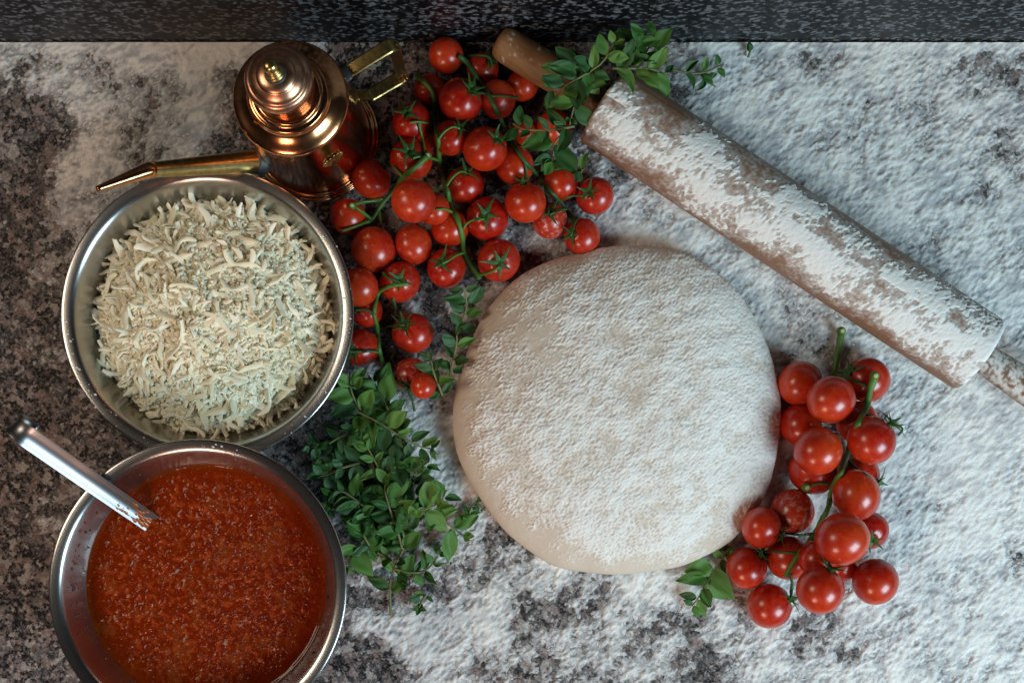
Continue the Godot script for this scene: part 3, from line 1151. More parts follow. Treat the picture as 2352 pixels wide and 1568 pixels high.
# ------------------------------------------------------------------ copper oil can
func make_oil_can() -> void:
	var at := Vector3(-0.1507, 0, -0.2413)
	var o := thing("oil_can", "polished copper oil can with long spout and brass handle", "oil can", at)
	var s := Shape.new()
	s.lathe(fit([Vector2(0.001, 0.0006), Vector2(0.0455, 0.0006), Vector2(0.0465, 0.0016), Vector2(0.0466, 0.0030), Vector2(0.0458, 0.0037), Vector2(0.0438, 0.0042), Vector2(0.0431, 0.0065), Vector2(0.0428, 0.012), Vector2(0.0418, 0.040), Vector2(0.0404, 0.080), Vector2(0.0390, 0.116), Vector2(0.0388, 0.1195)], 0.0011), 128)
	put("body", s.mesh(), M.copper, o)
	var sh := Shape.new()
	sh.lathe(fit([Vector2(0.0384, 0.1190), Vector2(0.0394, 0.1200), Vector2(0.0396, 0.1222), Vector2(0.0388, 0.1238), Vector2(0.0370, 0.1252), Vector2(0.0325, 0.1278), Vector2(0.0290, 0.1305), Vector2(0.0278, 0.1325), Vector2(0.0272, 0.1345), Vector2(0.0262, 0.1356), Vector2(0.0250, 0.1358), Vector2(0.0236, 0.1362), Vector2(0.0226, 0.1374), Vector2(0.0220, 0.1385), Vector2(0.0208, 0.1390), Vector2(0.0200, 0.1390)], 0.0007), 128)
	put("shoulder", sh.mesh(), M.copper, o)
	var neck := Shape.new()
	neck.lathe(fit([Vector2(0.0200, 0.1375), Vector2(0.0197, 0.142), Vector2(0.0196, 0.150), Vector2(0.0196, 0.160), Vector2(0.0197, 0.171)], 0.001), 96)
	put("neck", neck.mesh(), M.copper, o)
	var lid := Shape.new()
	lid.lathe(fit([Vector2(0.0205, 0.1690), Vector2(0.0219, 0.1692), Vector2(0.0224, 0.1705), Vector2(0.0222, 0.1735), Vector2(0.0214, 0.1756), Vector2(0.0202, 0.1770), Vector2(0.0191, 0.1776), Vector2(0.0182, 0.1782), Vector2(0.0172, 0.1798), Vector2(0.0158, 0.1812), Vector2(0.0138, 0.1826), Vector2(0.0128, 0.1832), Vector2(0.0120, 0.1842), Vector2(0.0100, 0.1854), Vector2(0.0075, 0.1862), Vector2(0.0045, 0.1866), Vector2(0.0005, 0.1867)], 0.0005), 96)
	put("lid", lid.mesh(), M.lid, o)
	var collar := Shape.new()
	collar.lathe(fit([Vector2(0.0072, 0.1848), Vector2(0.0070, 0.1866), Vector2(0.0052, 0.1872), Vector2(0.0005, 0.1873)], 0.0004), 40)
	put("solder_ring", collar.mesh(), M.solder, o)
	var knob := Shape.new()
	knob.lathe(fit([Vector2(0.0056, 0.1860), Vector2(0.0062, 0.1876), Vector2(0.0060, 0.1886), Vector2(0.0050, 0.1894), Vector2(0.0058, 0.1906), Vector2(0.0057, 0.1918), Vector2(0.0046, 0.1928), Vector2(0.0050, 0.1938), Vector2(0.0049, 0.1946), Vector2(0.0037, 0.1956), Vector2(0.0046, 0.1970), Vector2(0.0049, 0.1990), Vector2(0.0045, 0.2010), Vector2(0.0034, 0.2026), Vector2(0.0020, 0.2034), Vector2(0.0002, 0.2037)], 0.0004), 48)
	var lean := Basis(Vector3(0.0, 0, 1), 0.06) * Basis(Vector3.RIGHT, -0.10)
	put("knob", knob.mesh(), M.brass, o, Transform3D(lean, Vector3(0, 0.186, 0) - lean * Vector3(0, 0.186, 0)))
	# spout
	var p0 := plan(606, 366, 0.046) - at
	var p1 := plan(589, 369, 0.052) - at
	var p2 := plan(455, 381, 0.088) - at
	var p3 := plan(340, 391, 0.119) - at
	var p4 := plan(222, 434, 0.140) - at
	var tube := Shape.new()
	var path := curve([p0, p1, p2, p3], 0.003)
	tube.tube(path, evenly(path.size(), 0.0088, 0.0052), 32)
	put("spout", tube.mesh(), M.brass, o)
	var tip := Shape.new()
	var tp := curve([p3 + (p2 - p3).normalized() * 0.0030, p3, p3.lerp(p4, 0.5), p4], 0.003)
	var tr := evenly(tp.size(), 0.0059, 0.0020)
	tip.tube(tp, tr, 32)
	put("spout_tip", tip.mesh(), M.copper, o)
	var joint := Shape.new()
	var dir := (p2 - p1).normalized()
	var jr := PackedVector3Array([p1 - dir * 0.006, p1 - dir * 0.002, p1 + dir * 0.002, p1 + dir * 0.004])
	joint.tube(jr, PackedFloat32Array([0.0108, 0.0100, 0.0094, 0.0089]), 32)
	put("solder_joint", joint.mesh(), M.solder, o)
	# handle: one brass strap bent to a squared loop
	var q := Vector3(0.866, 0, -0.50)
	var ac := Vector3(0.50, 0, 0.866)
	var hw := 0.0098
	var top := curve([q * 0.0385 + Vector3(0, 0.108, 0), q * 0.052 + Vector3(0, 0.111, 0), q * 0.070 + Vector3(0, 0.113, 0), q * 0.0775 + Vector3(0, 0.1125, 0), q * 0.0815 + Vector3(0, 0.1075, 0), q * 0.0820 + Vector3(0, 0.100, 0)], 0.0018)
	put("handle_strap", ribbon(top, evenly(top.size(), hw, hw), 0.0016, ac, 0.0).mesh(), M.brass, o)
	var grip := curve([q * 0.0785 + Vector3(0, 0.1093, 0), q * 0.0795 + Vector3(0, 0.098, 0), q * 0.0795 + Vector3(0, 0.075, 0), q * 0.0790 + Vector3(0, 0.045, 0), q * 0.0785 + Vector3(0, 0.031, 0)], 0.004)
	put("handle_grip", ribbon(grip, evenly(grip.size(), 0.0090, 0.0080), 0.0030, q, 0.0).mesh(), M.worn_brass, o)
	var low := curve([q * 0.0818 + Vector3(0, 0.0327, 0), q * 0.0795 + Vector3(0, 0.0285, 0), q * 0.070 + Vector3(0, 0.0280, 0), q * 0.056 + Vector3(0, 0.0278, 0), q * 0.0500 + Vector3(0, 0.0300, 0), q * 0.0420 + Vector3(0, 0.048, 0)], 0.0018)
	put("handle_strap", ribbon(low, evenly(low.size(), hw, hw), 0.0016, ac, 0.0).mesh(), M.brass, o)
	var pad := Shape.new()
	var pp := PackedVector3Array([q * 0.036 + Vector3(0, 0.107, 0), q * 0.042 + Vector3(0, 0.1085, 0), q * 0.0445 + Vector3(0, 0.109, 0)])
	pad.tube(pp, PackedFloat32Array([0.0066, 0.0060, 0.0054]), 20, Color.WHITE, 0.35)
	put("solder_joint", pad.mesh(), M.solder, o)
	# the stamped rosette
	var out := Vector3(0.585, 0, 0.811)
	var face := Shape.new()
	var ry := Vector3(0, 1, 0)
	var rx := out.cross(ry).normalized()
	for k in 14:
		var a := TAU * k / 14
		var d1 := rx * cos(a) * 0.0088 + ry * sin(a) * 0.0100
		var d0 := d1 * 0.12
		var base := out * 0.0405
		var pt := PackedVector3Array()
		var rr := PackedFloat32Array()
		for e in 7:
			var t := e / 6.0
			var bulge := out * 0.0006
			var lp := d0.lerp(d1, t)
			# follow the round of the can
			var sag := lp.dot(rx)
			pt.append(base + lp + bulge - out * (sag * sag / (2.0 * 0.0405)))
			rr.append(0.00035 + 0.0014 * pow(t, 0.8) * (1.0 if e < 6 else 0.45))
		face.tube(pt, rr, 10, Color.WHITE, 0.45, out)
	face.tube(PackedVector3Array([out * 0.0398, out * 0.0410]), PackedFloat32Array([0.0012, 0.0009]), 12)
	put("rosette", face.mesh(), M.brass, o, Transform3D(Basis.IDENTITY, Vector3(0, 0.079, 0)))


# ------------------------------------------------------------------ tomatoes
func make_tomato_shapes() -> void:
	for v in 4:
		var s := Shape.new()
		var nu := 49
		var nv := 33
		var squash: float = [0.96, 1.0, 1.06, 0.92][v]
		for j in nv:
			var th := PI * (1.0 - float(j) / (nv - 1))        # from the blossom end up to the stem end
			for k in nu:
				var a := TAU * k / (nu - 1)
				var up := cos(th)
				var r := 1.0 + 0.014 * cos(a * 5.0 + v) * pow(maxf(0, up), 2.0) + 0.012 * sin(a * 2.0 + v * 2.0) * sin(th) + 0.02 * sin(a + v) * sin(th)
				var y := up * squash
				y -= 0.15 * exp(-pow(th / 0.20, 2.0))            # the hollow at the stem
				y -= 0.03 * exp(-pow((PI - th) / 0.10, 2.0))
				s.p.append(Vector3(cos(a) * sin(th) * r, y * r, sin(a) * sin(th) * r))
				s.c.append(Color.WHITE)
				s.uv.append(Vector2(float(k) / (nu - 1), 1.0 - float(j) / (nv - 1)))
		s.grid(nu, nv, 0)
		var n := s.mesh()
		# join the normals across the seam and at the poles
		var arr := n.surface_get_arrays(0)
		var nn: PackedVector3Array = arr[Mesh.ARRAY_NORMAL]
		for j in nv:
			var x := (nn[j * nu] + nn[j * nu + nu - 1]).normalized()
			nn[j * nu] = x
			nn[j * nu + nu - 1] = x
		for k in nu:
			nn[k] = Vector3.DOWN
			nn[(nv - 1) * nu + k] = Vector3.UP
		arr[Mesh.ARRAY_NORMAL] = nn
		var m := ArrayMesh.new()
		m.add_surface_from_arrays(Mesh.PRIMITIVE_TRIANGLES, arr)
		tomato_shapes.append(m)
	var r := RandomNumberGenerator.new()
	r.seed = 31
	for v in 5:
		var s := Shape.new()
		var n := 5 if v % 2 == 0 else 6
		for k in n:
			var a := TAU * k / n + r.randf_range(-0.25, 0.25)
			var out := Vector3(cos(a), 0, sin(a))
			var l := r.randf_range(0.62, 0.98)
			var lift := r.randf_range(-0.05, 0.55)
			var curl := r.randf_range(-0.9, 1.2)
			var sideways := r.randf_range(-0.5, 0.5)
			var path := PackedVector3Array()
			var rad := PackedFloat32Array()
			var pos := Vector3(0, 0.88, 0)
			var pitch := lift
			var yaw := a
			for e in 10:
				var t := e / 9.0
				path.append(pos)
				rad.append(0.150 * (0.55 + 0.45 * sin(PI * minf(1.0, t * 1.6 + 0.15))) * pow(1.0 - t, 0.62) + 0.012)
				pos += Vector3(cos(yaw) * cos(pitch), sin(pitch), sin(yaw) * cos(pitch)) * l / 9.0
				# stay above the skin
				var q := Vector2(pos.x, pos.z).length()
				var skin := sqrt(maxf(0.0, 1.0 - q * q)) * 1.0 + 0.03
				pos.y = maxf(pos.y, skin)
				pitch += curl / 9.0 * (0.4 + t)
				yaw += sideways / 9.0
			s.tube(path, rad, 7, Color.WHITE, 0.26, Vector3.UP)
		s.tube(PackedVector3Array([Vector3(0, 0.80, 0), Vector3(0, 0.93, 0), Vector3(0.01, 1.02, 0.0)]), PackedFloat32Array([0.16, 0.12, 0.065]), 10)
		calyx_shapes.append(s.mesh())


func cover_top(x: float, z: float) -> float:
	var y := 0.0
	for b in berries:
		var c: Vector3 = b[0]
		var r: float = b[1]
		var d := (x - c.x) * (x - c.x) + (z - c.z) * (z - c.z)
		if d < r * r:
			y = maxf(y, c.y + sqrt(r * r - d))
	return y


func tomato(parent: Node3D, u: float, v: float, px: float, cal: Array, skin: int) -> void:
	# lowest height at which it clears those already laid
	var h := span(px, 0.02)
	var at := Vector3.ZERO
	var r := 0.0
	for tries in 60:
		r = span(px, h)
		at = plan(u, v, h)
		var free := true
		for b in berries:
			if at.distance_to(b[0]) < 0.93 * (r + b[1]):
				free = false
		if h >= r * 0.985 and free:
			break
		h += 0.001
	berries.append([at, r])
	var axis: Vector3
	if cal.size() == 2:
		var dx: float = (cal[0] - u) / px
		var dz: float = (cal[1] - v) / px
		var q := sqrt(dx * dx + dz * dz)
		if q > 0.96:
			dx *= 0.96 / q
			dz *= 0.96 / q
			q = 0.96
		axis = Vector3(dx, sqrt(1.0 - q * q), dz)
	else:
		var a := rng.randf() * TAU
		axis = Vector3(cos(a), rng.randf_range(-0.9, -0.35), sin(a)).normalized()
	var b := Basis(Quaternion(Vector3.UP, axis.normalized())) * Basis(Vector3.UP, rng.randf() * TAU)
	var local := at - (parent.position if parent else Vector3.ZERO)
	var o := put("tomato", tomato_shapes[rng.randi() % 4], M.tomato[[0, 3, 4, 5][rng.randi() % 4] if skin in [0, 3] else skin], parent, Transform3D(b.scaled_local(Vector3(r * rng.randf_range(0.96, 1.04), r * rng.randf_range(0.95, 1.06), r)), local))
	if cal.size() == 2:
		put("calyx", calyx_shapes[rng.randi() % 5], M.calyx, o)


func stalk(called: String, parent: Node3D, px: Array, thick: float, thin: float, m: Material, clear := 0.0015) -> void:
	# a stem lying over whatever is under it; px: plan points
	var flat := []
	for q in px:
		flat.append(Vector3(q[0], 0, q[1]))
	var dense := curve(flat, 7.0)
	var n := dense.size()
	var hs := PackedFloat32Array()
	for q in dense:
		var h := 0.01
		for tries in 4:
			var p := plan(q.x, q.z, h)
			h = maxf(cover_top(p.x, p.z) + thick + clear, 0.006)
		hs.append(h)
	for pas in 8:
		var nxt := hs.duplicate()
		for k in n:
			var avg := (hs[maxi(k - 1, 0)] + hs[k] + hs[mini(k + 1, n - 1)]) / 3.0
			nxt[k] = maxf(avg, hs[k]) if pas < 6 else avg
		hs = nxt
	var path := PackedVector3Array()
	var rad := PackedFloat32Array()
	for k in n:
		path.append(plan(dense[k].x, dense[k].z, hs[k]) - parent.position)
		var t := float(k) / (n - 1)
		rad.append(lerpf(thick, thin, t) * (1.0 + 0.10 * sin(k * 0.9) + 0.06 * sin(k * 2.3)))
	var s := Shape.new()
	s.tube(path, rad, 9)
	put(called, s.mesh(), m, parent)


func A(x: float, y: float) -> Array:      # plan points read off enlarged drawings of three areas
	return [753.4 + x * 0.29292, 55.1 + y * 0.29292]


func B(x: float, y: float) -> Array:
	return [753.4 + x * 0.32812, 441.0 + y * 0.32812]


func C(x: float, y: float) -> Array:
	return [1525.1 + x * 0.46861, 735.0 + y * 0.46861]


func make_tomatoes() -> void:
	make_tomato_shapes()
	# loose ones at the bottom of the pile
	for q in [
		[[1024, 127], 42, "dark red cherry tomato at the very top beside the oil can handle", 0],
		[[1205, 308], 34, "cherry tomato half hidden under oregano left of the rolling pin", 0],
		[[1272, 292], 40, "shaded cherry tomato tucked under herb leaves against the rolling pin end", 0],
		[[996, 330], 34, "cherry tomato deep in the pile behind the main green stem", 0]]:
		var p := plan(q[0][0], q[0][1], 0.014)
		var o := thing("cherry_tomato", q[2], "tomato", Vector3(p.x, 0, p.z), "loose cherry tomatoes in the pile")
		tomato(o, q[0][0], q[0][1], q[1], [], q[3])
	var trusses := []
	for q in [
		["long straight vine of cherry tomatoes down the middle of the pile", [1000, 430]],
		["short vine of cherry tomatoes with a cut end beside the cheese bowl", [890, 500]],
		["vine of cherry tomatoes running down beside the cheese bowl rim toward the herb heap", [890, 750]],
		["dark stemmed vine of cherry tomatoes running from the pin handle to the dough", [1200, 330]],
		["short upright cut stalk with three cherry tomatoes below the rolling pin", [1890, 885]],
		["large vine of cherry tomatoes lying along the right edge of the dough", [1900, 1150]]]:
		var p := plan(q[1][0], q[1][1], 0.0)
		trusses.append(thing("tomato_vine", q[0], "tomato vine", Vector3(p.x, 0, p.z), "trusses of cherry tomatoes"))
	# truss, plan place, radius, where its stem end shows, skin
	var list := [
		[0, [988, 205], 38, [], 0], [3, [1200, 196], 37, [], 0], [3, [1108, 158], 38, [1128, 146], 0],
		[3, [1290, 420], 41, [], 0], [1, [800, 498], 42, [], 0], [2, [842, 714], 38, [819, 712], 0], [0, [1034, 523], 43, [], 3],
		[0, [1035, 316], 40, A(1040, 830), 3], [0, [995, 480], 36, [], 0], [3, [1181, 380], 45, [], 3], [0, [945, 281], 45, A(630, 735), 3],
		[0, [944, 366], 48, A(645, 1030), 3], [1, [853, 412], 47, A(450, 1110), 1], [3, [1143, 228], 43, [], 1], [0, [1068, 426], 44, A(1085, 1180), 3],
		[3, [1264, 507], 41, A(1735, 1500), 2], [3, [1366, 449], 43, A(2040, 1340), 1], [3, [1337, 544], 42, B(1700, 310), 1],
		[2, [945, 862], 42, B(590, 1370), 2], [2, [972, 886], 30, [], 0], [2, [829, 799], 43, B(190, 1120), 1], [2, [947, 764], 47, B(540, 935), 1],
		[2, [919, 648], 48, B(510, 635), 1], [0, [1026, 615], 46, B(800, 505), 3], [0, [1147, 598], 49, B(1200, 515), 1], [0, [1118, 503], 49, B(1105, 185), 3],
		[2, [824, 659], 46, [], 1], [1, [949, 561], 46, [], 1], [3, [1207, 465], 48, A(1528, 1250), 3], [3, [1115, 342], 50, A(1325, 925), 3], [3, [1058, 231], 51, A(1125, 545), 3],
		[1, [950, 462], 51, [], 1], [1, [857, 573], 52, [], 1],
		# right of the dough
		[4, C(670, 312), 51, [], 1], [4, C(1000, 290), 51, C(905, 250), 3], [5, C(670, 512), 47, [], 0], [5, C(945, 500), 49, [], 0], [5, C(728, 742), 54, [], 0],
		[5, C(965, 760), 44, C(1035, 795), 0], [5, C(632, 935), 51, [], 2], [5, C(1005, 1030), 45, C(1000, 1075), 3], [5, C(615, 1165), 52, [], 0], [5, C(755, 1170), 44, [], 0], [5, C(868, 1200), 42, [], 3],
		[5, C(405, 1215), 49, C(470, 1145), 3], [5, C(517, 1402), 51, C(612, 1365), 3], [5, C(1038, 1282), 53, [], 3], [5, C(768, 1322), 56, C(815, 1215), 3],
		[4, C(820, 387), 55, [], 3], [5, C(480, 1015), 50, C(592, 1050), 3], [5, C(755, 640), 55, [], 3], [5, C(1020, 588), 57, C(1105, 510), 3], [5, C(942, 857), 57, [], 3], [5, C(875, 1075), 60, [], 3],
	]
	for q in list:
		tomato(trusses[q[0]], q[1][0], q[1][1], q[2], q[3], q[4])
	var g: Material = M.vine
	var dk: Material = M.vine_dark
	# middle vine
	var t: Node3D = trusses[0]
	stalk("stem", t, [A(690, 400), A(755, 460), A(815, 530), A(835, 640), A(842, 800), A(862, 900), A(868, 1040), A(900, 1190), A(932, 1280), A(960, 1430), B(900, 180), B(935, 285), B(952, 410), B(1000, 510), B(1065, 610)], 0.0017, 0.0021, g)
	for q in [[A(838, 820), A(790, 780), A(700, 765), A(640, 775)], [A(710, 780), A(735, 880), A(760, 1000), A(778, 1030)], [A(865, 1070), A(790, 1045), A(700, 1040), A(650, 1060)], [A(868, 900), A(910, 845), A(980, 805), A(1035, 820)], [A(930, 1270), A(970, 1210), A(1030, 1160), A(1085, 1160)], [A(928, 1285), A(870, 1295), A(815, 1315)], [B(868, 140), B(820, 118), B(755, 122)], [B(938, 270), B(970, 220), B(1030, 190), B(1095, 190)], [B(950, 425), B(900, 440), B(840, 480), B(800, 500)], [B(1060, 580), B(1110, 570), B(1170, 545), B(1200, 520)]]:
		stalk("pedicel", t, q, 0.0010, 0.0009, g)
	# short vine with the cut end
	t = trusses[1]
	stalk("stem", t, [A(775, 1035), A(715, 1095), A(650, 1150), A(585, 1200), A(500, 1320), A(430, 1400), B(330, 160), B(285, 215)], 0.0023, 0.0015, g)
	for q in [[B(300, 190), B(240, 140), B(170, 92)], [B(165, 92), B(240, 70), B(310, 62), B(380, 48)], [B(290, 205), B(190, 240), B(100, 270)], [A(590, 1190), A(540, 1150), A(500, 1090), A(455, 1110)], [B(350, 130), B(365, 180), B(375, 230)]]:
		stalk("pedicel", t, q, 0.0013, 0.0010, g)
	stub(t, A(780, 1030), 0.0024)
	stub(t, B(168, 95), 0.0022)
	# vine along the bowl
	t = trusses[2]
	stalk("stem", t, [B(560, 640), B(440, 660), B(365, 690), B(335, 760), B(322, 850), B(345, 950), B(352, 1080), B(378, 1180), B(410, 1270)], 0.0014, 0.0019, g)
	for q in [[B(328, 860), B(270, 825), B(195, 825)], [B(346, 960), B(400, 945), B(470, 930), B(535, 930)], [B(350, 1120), B(280, 1112), B(165, 1118)], [B(400, 1260), B(470, 1310), B(560, 1370)], [B(380, 560), B(420, 600), B(480, 620), B(510, 635)], [B(455, 740), B(480, 830), B(520, 900)], [B(560, 1370), B(585, 1440), B(605, 1535)]]:
		stalk("pedicel", t, q, 0.0011, 0.0009, dk)
	# dark vine towards the pin
	t = trusses[3]
	stalk("stem", t, [A(1022, 250), A(1085, 300), A(1150, 400), A(1250, 540), A(1340, 720), A(1420, 860), A(1480, 980), A(1545, 1080), A(1650, 1190), A(1725, 1290), A(1815, 1380), A(1890, 1480), B(1690, 160), B(1745, 210)], 0.0021, 0.0013, dk)
	for q in [[A(1250, 545), A(1180, 540), A(1130, 555)], [A(1280, 565), A(1380, 565), A(1490, 580)], [A(1060, 262), A(1160, 245), A(1265, 262), A(1290, 350)], [A(1420, 855), A(1370, 890), A(1325, 930)], [A(1530, 1055), A(1555, 1150), A(1535, 1250)], [A(1655, 1175), A(1740, 1150), A(1830, 1130)], [A(1815, 1375), A(1900, 1350), A(2000, 1345)], [A(1870, 1450), A(1800, 1465), A(1740, 1495)], [B(1690, 160), B(1720, 230), B(1700, 310)], [A(1700, 1270), A(1720, 1400), A(1730, 1490)]]:
		stalk("pedicel", t, q, 0.0011, 0.0009, dk)
	# right of the dough
	t = trusses[4]
	stalk("stem", t, [C(872, 55), C(862, 110), C(848, 190), C(836, 268)], 0.0026, 0.0022, g, 0.004)
	for q in [[C(840, 262), C(900, 285), C(1000, 325)], [C(865, 280), C(925, 250), C(980, 228)]]:
		stalk("pedicel", t, q, 0.0012, 0.0007, dk)
	stub(t, C(873, 52), 0.0026)
	t = trusses[5]
	stalk("stem", t, [C(1036, 275), C(1010, 350), C(992, 430), C(968, 485), C(930, 560), C(903, 650), C(872, 740), C(825, 830), C(808, 915), C(770, 990), C(728, 1065), C(650, 1165), C(598, 1255)], 0.0027, 0.0018, g)
	for q in [[C(815, 802), C(760, 802), C(700, 818)], [C(735, 1045), C(670, 1052), C(595, 1042)], [C(650, 1142), C(570, 1135), C(490, 1132)], [C(735, 1070), C(765, 1140), C(800, 1190), C(820, 1215)], [C(905, 690), C(960, 735), C(1035, 790)], [C(985, 462), C(1050, 480), C(1105, 510)], [C(620, 1245), C(630, 1300), C(622, 1370)], [C(905, 555), C(860, 560), C(810, 550)], [C(1105, 515), C(1150, 518), C(1172, 535), C(1150, 565)], [C(1095, 505), C(1085, 480), C(1098, 465)]]:
		stalk("pedicel", t, q, 0.0011, 0.0009, dk)
	stub(t, C(1036, 272), 0.0028)
	stub(t, C(700, 820), 0.0026)


func stub(parent: Node3D, q: Array, r: float) -> void:
	# the cut end of a stem, pale inside
	var h := 0.02
	for tries in 4:
		var p := plan(q[0], q[1], h)
		h = maxf(cover_top(p.x, p.z) + r * 2.2, 0.012)
	var at := plan(q[0], q[1], h) - parent.position
	var s := Shape.new()
	s.tube(PackedVector3Array([at - Vector3(0, r, 0), at, at + Vector3(0.0002, r * 0.9, 0.0002)]), PackedFloat32Array([r * 1.35, r * 1.15, r * 0.95]), 12)
	put("stem_stub", s.mesh(), M.vine, parent)
	var c := Shape.new()
	c.tube(PackedVector3Array([at + Vector3(0, r * 0.7, 0), at + Vector3(0.0002, r * 1.05, 0.0002)]), PackedFloat32Array([r * 0.75, r * 0.6]), 12)
	put("cut_end", c.mesh(), M.cut, parent)


# ------------------------------------------------------------------ oregano
func make_leaf_shapes() -> void:
	var r := RandomNumberGenerator.new()
	r.seed = 50
	for v in 8:
		var s := Shape.new()
		var nu := 9
		var nv := 13
		var fold := [0.10, 0.22, 0.35, 0.05, 0.5, 0.16, 0.28, 0.12][v] as float
		var droop := [0.25, -0.15, 0.5, 0.0, 0.3, 0.7, -0.3, 0.4][v] as float
		var wide := [0.28, 0.25, 0.22, 0.29, 0.21, 0.25, 0.27, 0.31][v] as float
		var sway := r.randf_range(-0.12, 0.12)
		for j in nv:
			var t := float(j) / (nv - 1)
			var w := wide * pow(sin(PI * pow(t, 0.78)), 0.85) + 0.012
			if j == nv - 1: w = 0.004
			for k in nu:
				var e := float(k) / (nu - 1) * 2.0 - 1.0
				var x := sway * sin(t * PI) + e * w
				var vein := absf(sin((t * 5.0 - absf(e) * 1.6) * PI))
				var y := fold * absf(e) * w * 1.6 - droop * t * t * 0.5 + 0.02 * sin(t * 9.0 + e * 4.0 + v) + 0.012 * vein * (1.0 - absf(e))
				y += 0.03 * sin(e * 3.0 + t * 5.0 + v * 2.0) * absf(e)
				s.p.append(Vector3(x, y, -t))
				var c := Color(1, 1, 1).lerp(Color(1.9, 1.7, 1.5), clampf(1.0 - absf(e) * 6.0, 0, 1) * 0.55)
				c = c.lerp(Color(0.8, 0.84, 0.8), 0.7 * (1.0 - vein) * (1.0 - absf(e)))
				s.c.append(c)
				s.uv.append(Vector2.ZERO)
		s.grid(nu, nv, 0)
		# rows run away from the stem: turn the faces to look up
		for k in range(0, s.i.size(), 3):
			var q := s.i[k]
			s.i[k] = s.i[k + 1]
			s.i[k + 1] = q
		leaf_shapes.append(s.mesh())


func sprig(label: String, pts: Array, leaf: float, gap: float, bare := 0.0, group := "", tone := -1) -> void:
	# pts: [u, v, height]; leaves in pairs, smaller towards the tip (the last point)
	var world := []
	for q in pts:
		world.append(plan(q[0], q[1], q[2]))
	var base := Vector3(world[0].x, 0, world[0].z)
	var o := thing("oregano_sprig", label, "herb sprig", base, group)
	for k in world.size():
		world[k] -= base
	var path := curve(world, 0.0025)
	var n := path.size()
	var s := Shape.new()
	s.tube(path, evenly(n, 0.0011, 0.0006), 7)
	put("stem", s.mesh(), M.herb_stem, o)
	var length := (n - 1) * 0.0025
	var along := length * bare
	var turn := rng.randf() * TAU
	while along <= length + 0.001:
		var t := along / length
		var k := clampi(int(along / 0.0025), 0, n - 2)
		var p := path[k].lerp(path[k + 1], clampf(along / 0.0025 - k, 0, 1))
		var dir := (path[k + 1] - path[k]).normalized()
		var tip := t > 0.93
		var size := leaf * lerpf(1.08, 0.62, smoothstep(0.55, 1.0, t)) * rng.randf_range(0.60, 1.24)
		var pairs := 2 if tip else 1
		for m in pairs:
			turn += PI / 2 + rng.randf_range(-0.4, 0.4)
			for e in 2:
				var a := turn + PI * e + rng.randf_range(-0.3, 0.3)
				var side := dir.cross(Vector3.UP).normalized()
				var up := side.cross(dir).normalized()
				var out := (side * cos(a) + up * sin(a) * 0.5).normalized()
				var fwd := (out + dir * rng.randf_range(0.25, 0.8 if not tip else 1.2)).normalized()
				if fwd.y < -0.25: fwd.y *= -0.4
				fwd.y = clampf(fwd.y, -0.3, 0.55)
				if p.y < 0.006: fwd.y = maxf(fwd.y, 0.08)
				fwd = fwd.normalized()
				var face := (Vector3.UP + out * rng.randf_range(-0.45, 0.25) + Vector3(rng.randf_range(-0.4, 0.4), 0, rng.randf_range(-0.4, 0.4))).normalized()
				face = (face - fwd * face.dot(fwd)).normalized()
				var b := Basis(face.cross(-fwd).normalized() * -1.0, face, -fwd)
				if b.determinant() < 0: b.x = -b.x
				var z := size * (0.7 if m == 1 else 1.0) * rng.randf_range(0.85, 1.1)
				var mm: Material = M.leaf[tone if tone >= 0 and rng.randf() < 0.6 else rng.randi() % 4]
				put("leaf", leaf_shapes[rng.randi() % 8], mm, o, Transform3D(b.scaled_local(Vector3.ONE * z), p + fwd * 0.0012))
		along += gap * 1.08 * rng.randf_range(0.8, 1.2) * lerpf(1.0, 0.6, t)


func D(x: float, y: float, h: float) -> Array:
	return [661.5 + x * 0.41003, 808.5 + y * 0.41003, h]


func E(x: float, y: float, h: float) -> Array:
	return [1286.25 + x * 0.55081, 55.1 + y * 0.55081, h]


func BH(x: float, y: float, h: float) -> Array:
	var q := B(x, y)
	return [q[0], q[1], h]


func AH(x: float, y: float, h: float) -> Array:
	var q := A(x, y)
	return [q[0], q[1], h]


func CH(x: float, y: float, h: float) -> Array:
	var q := C(x, y)
	return [q[0], q[1], h]


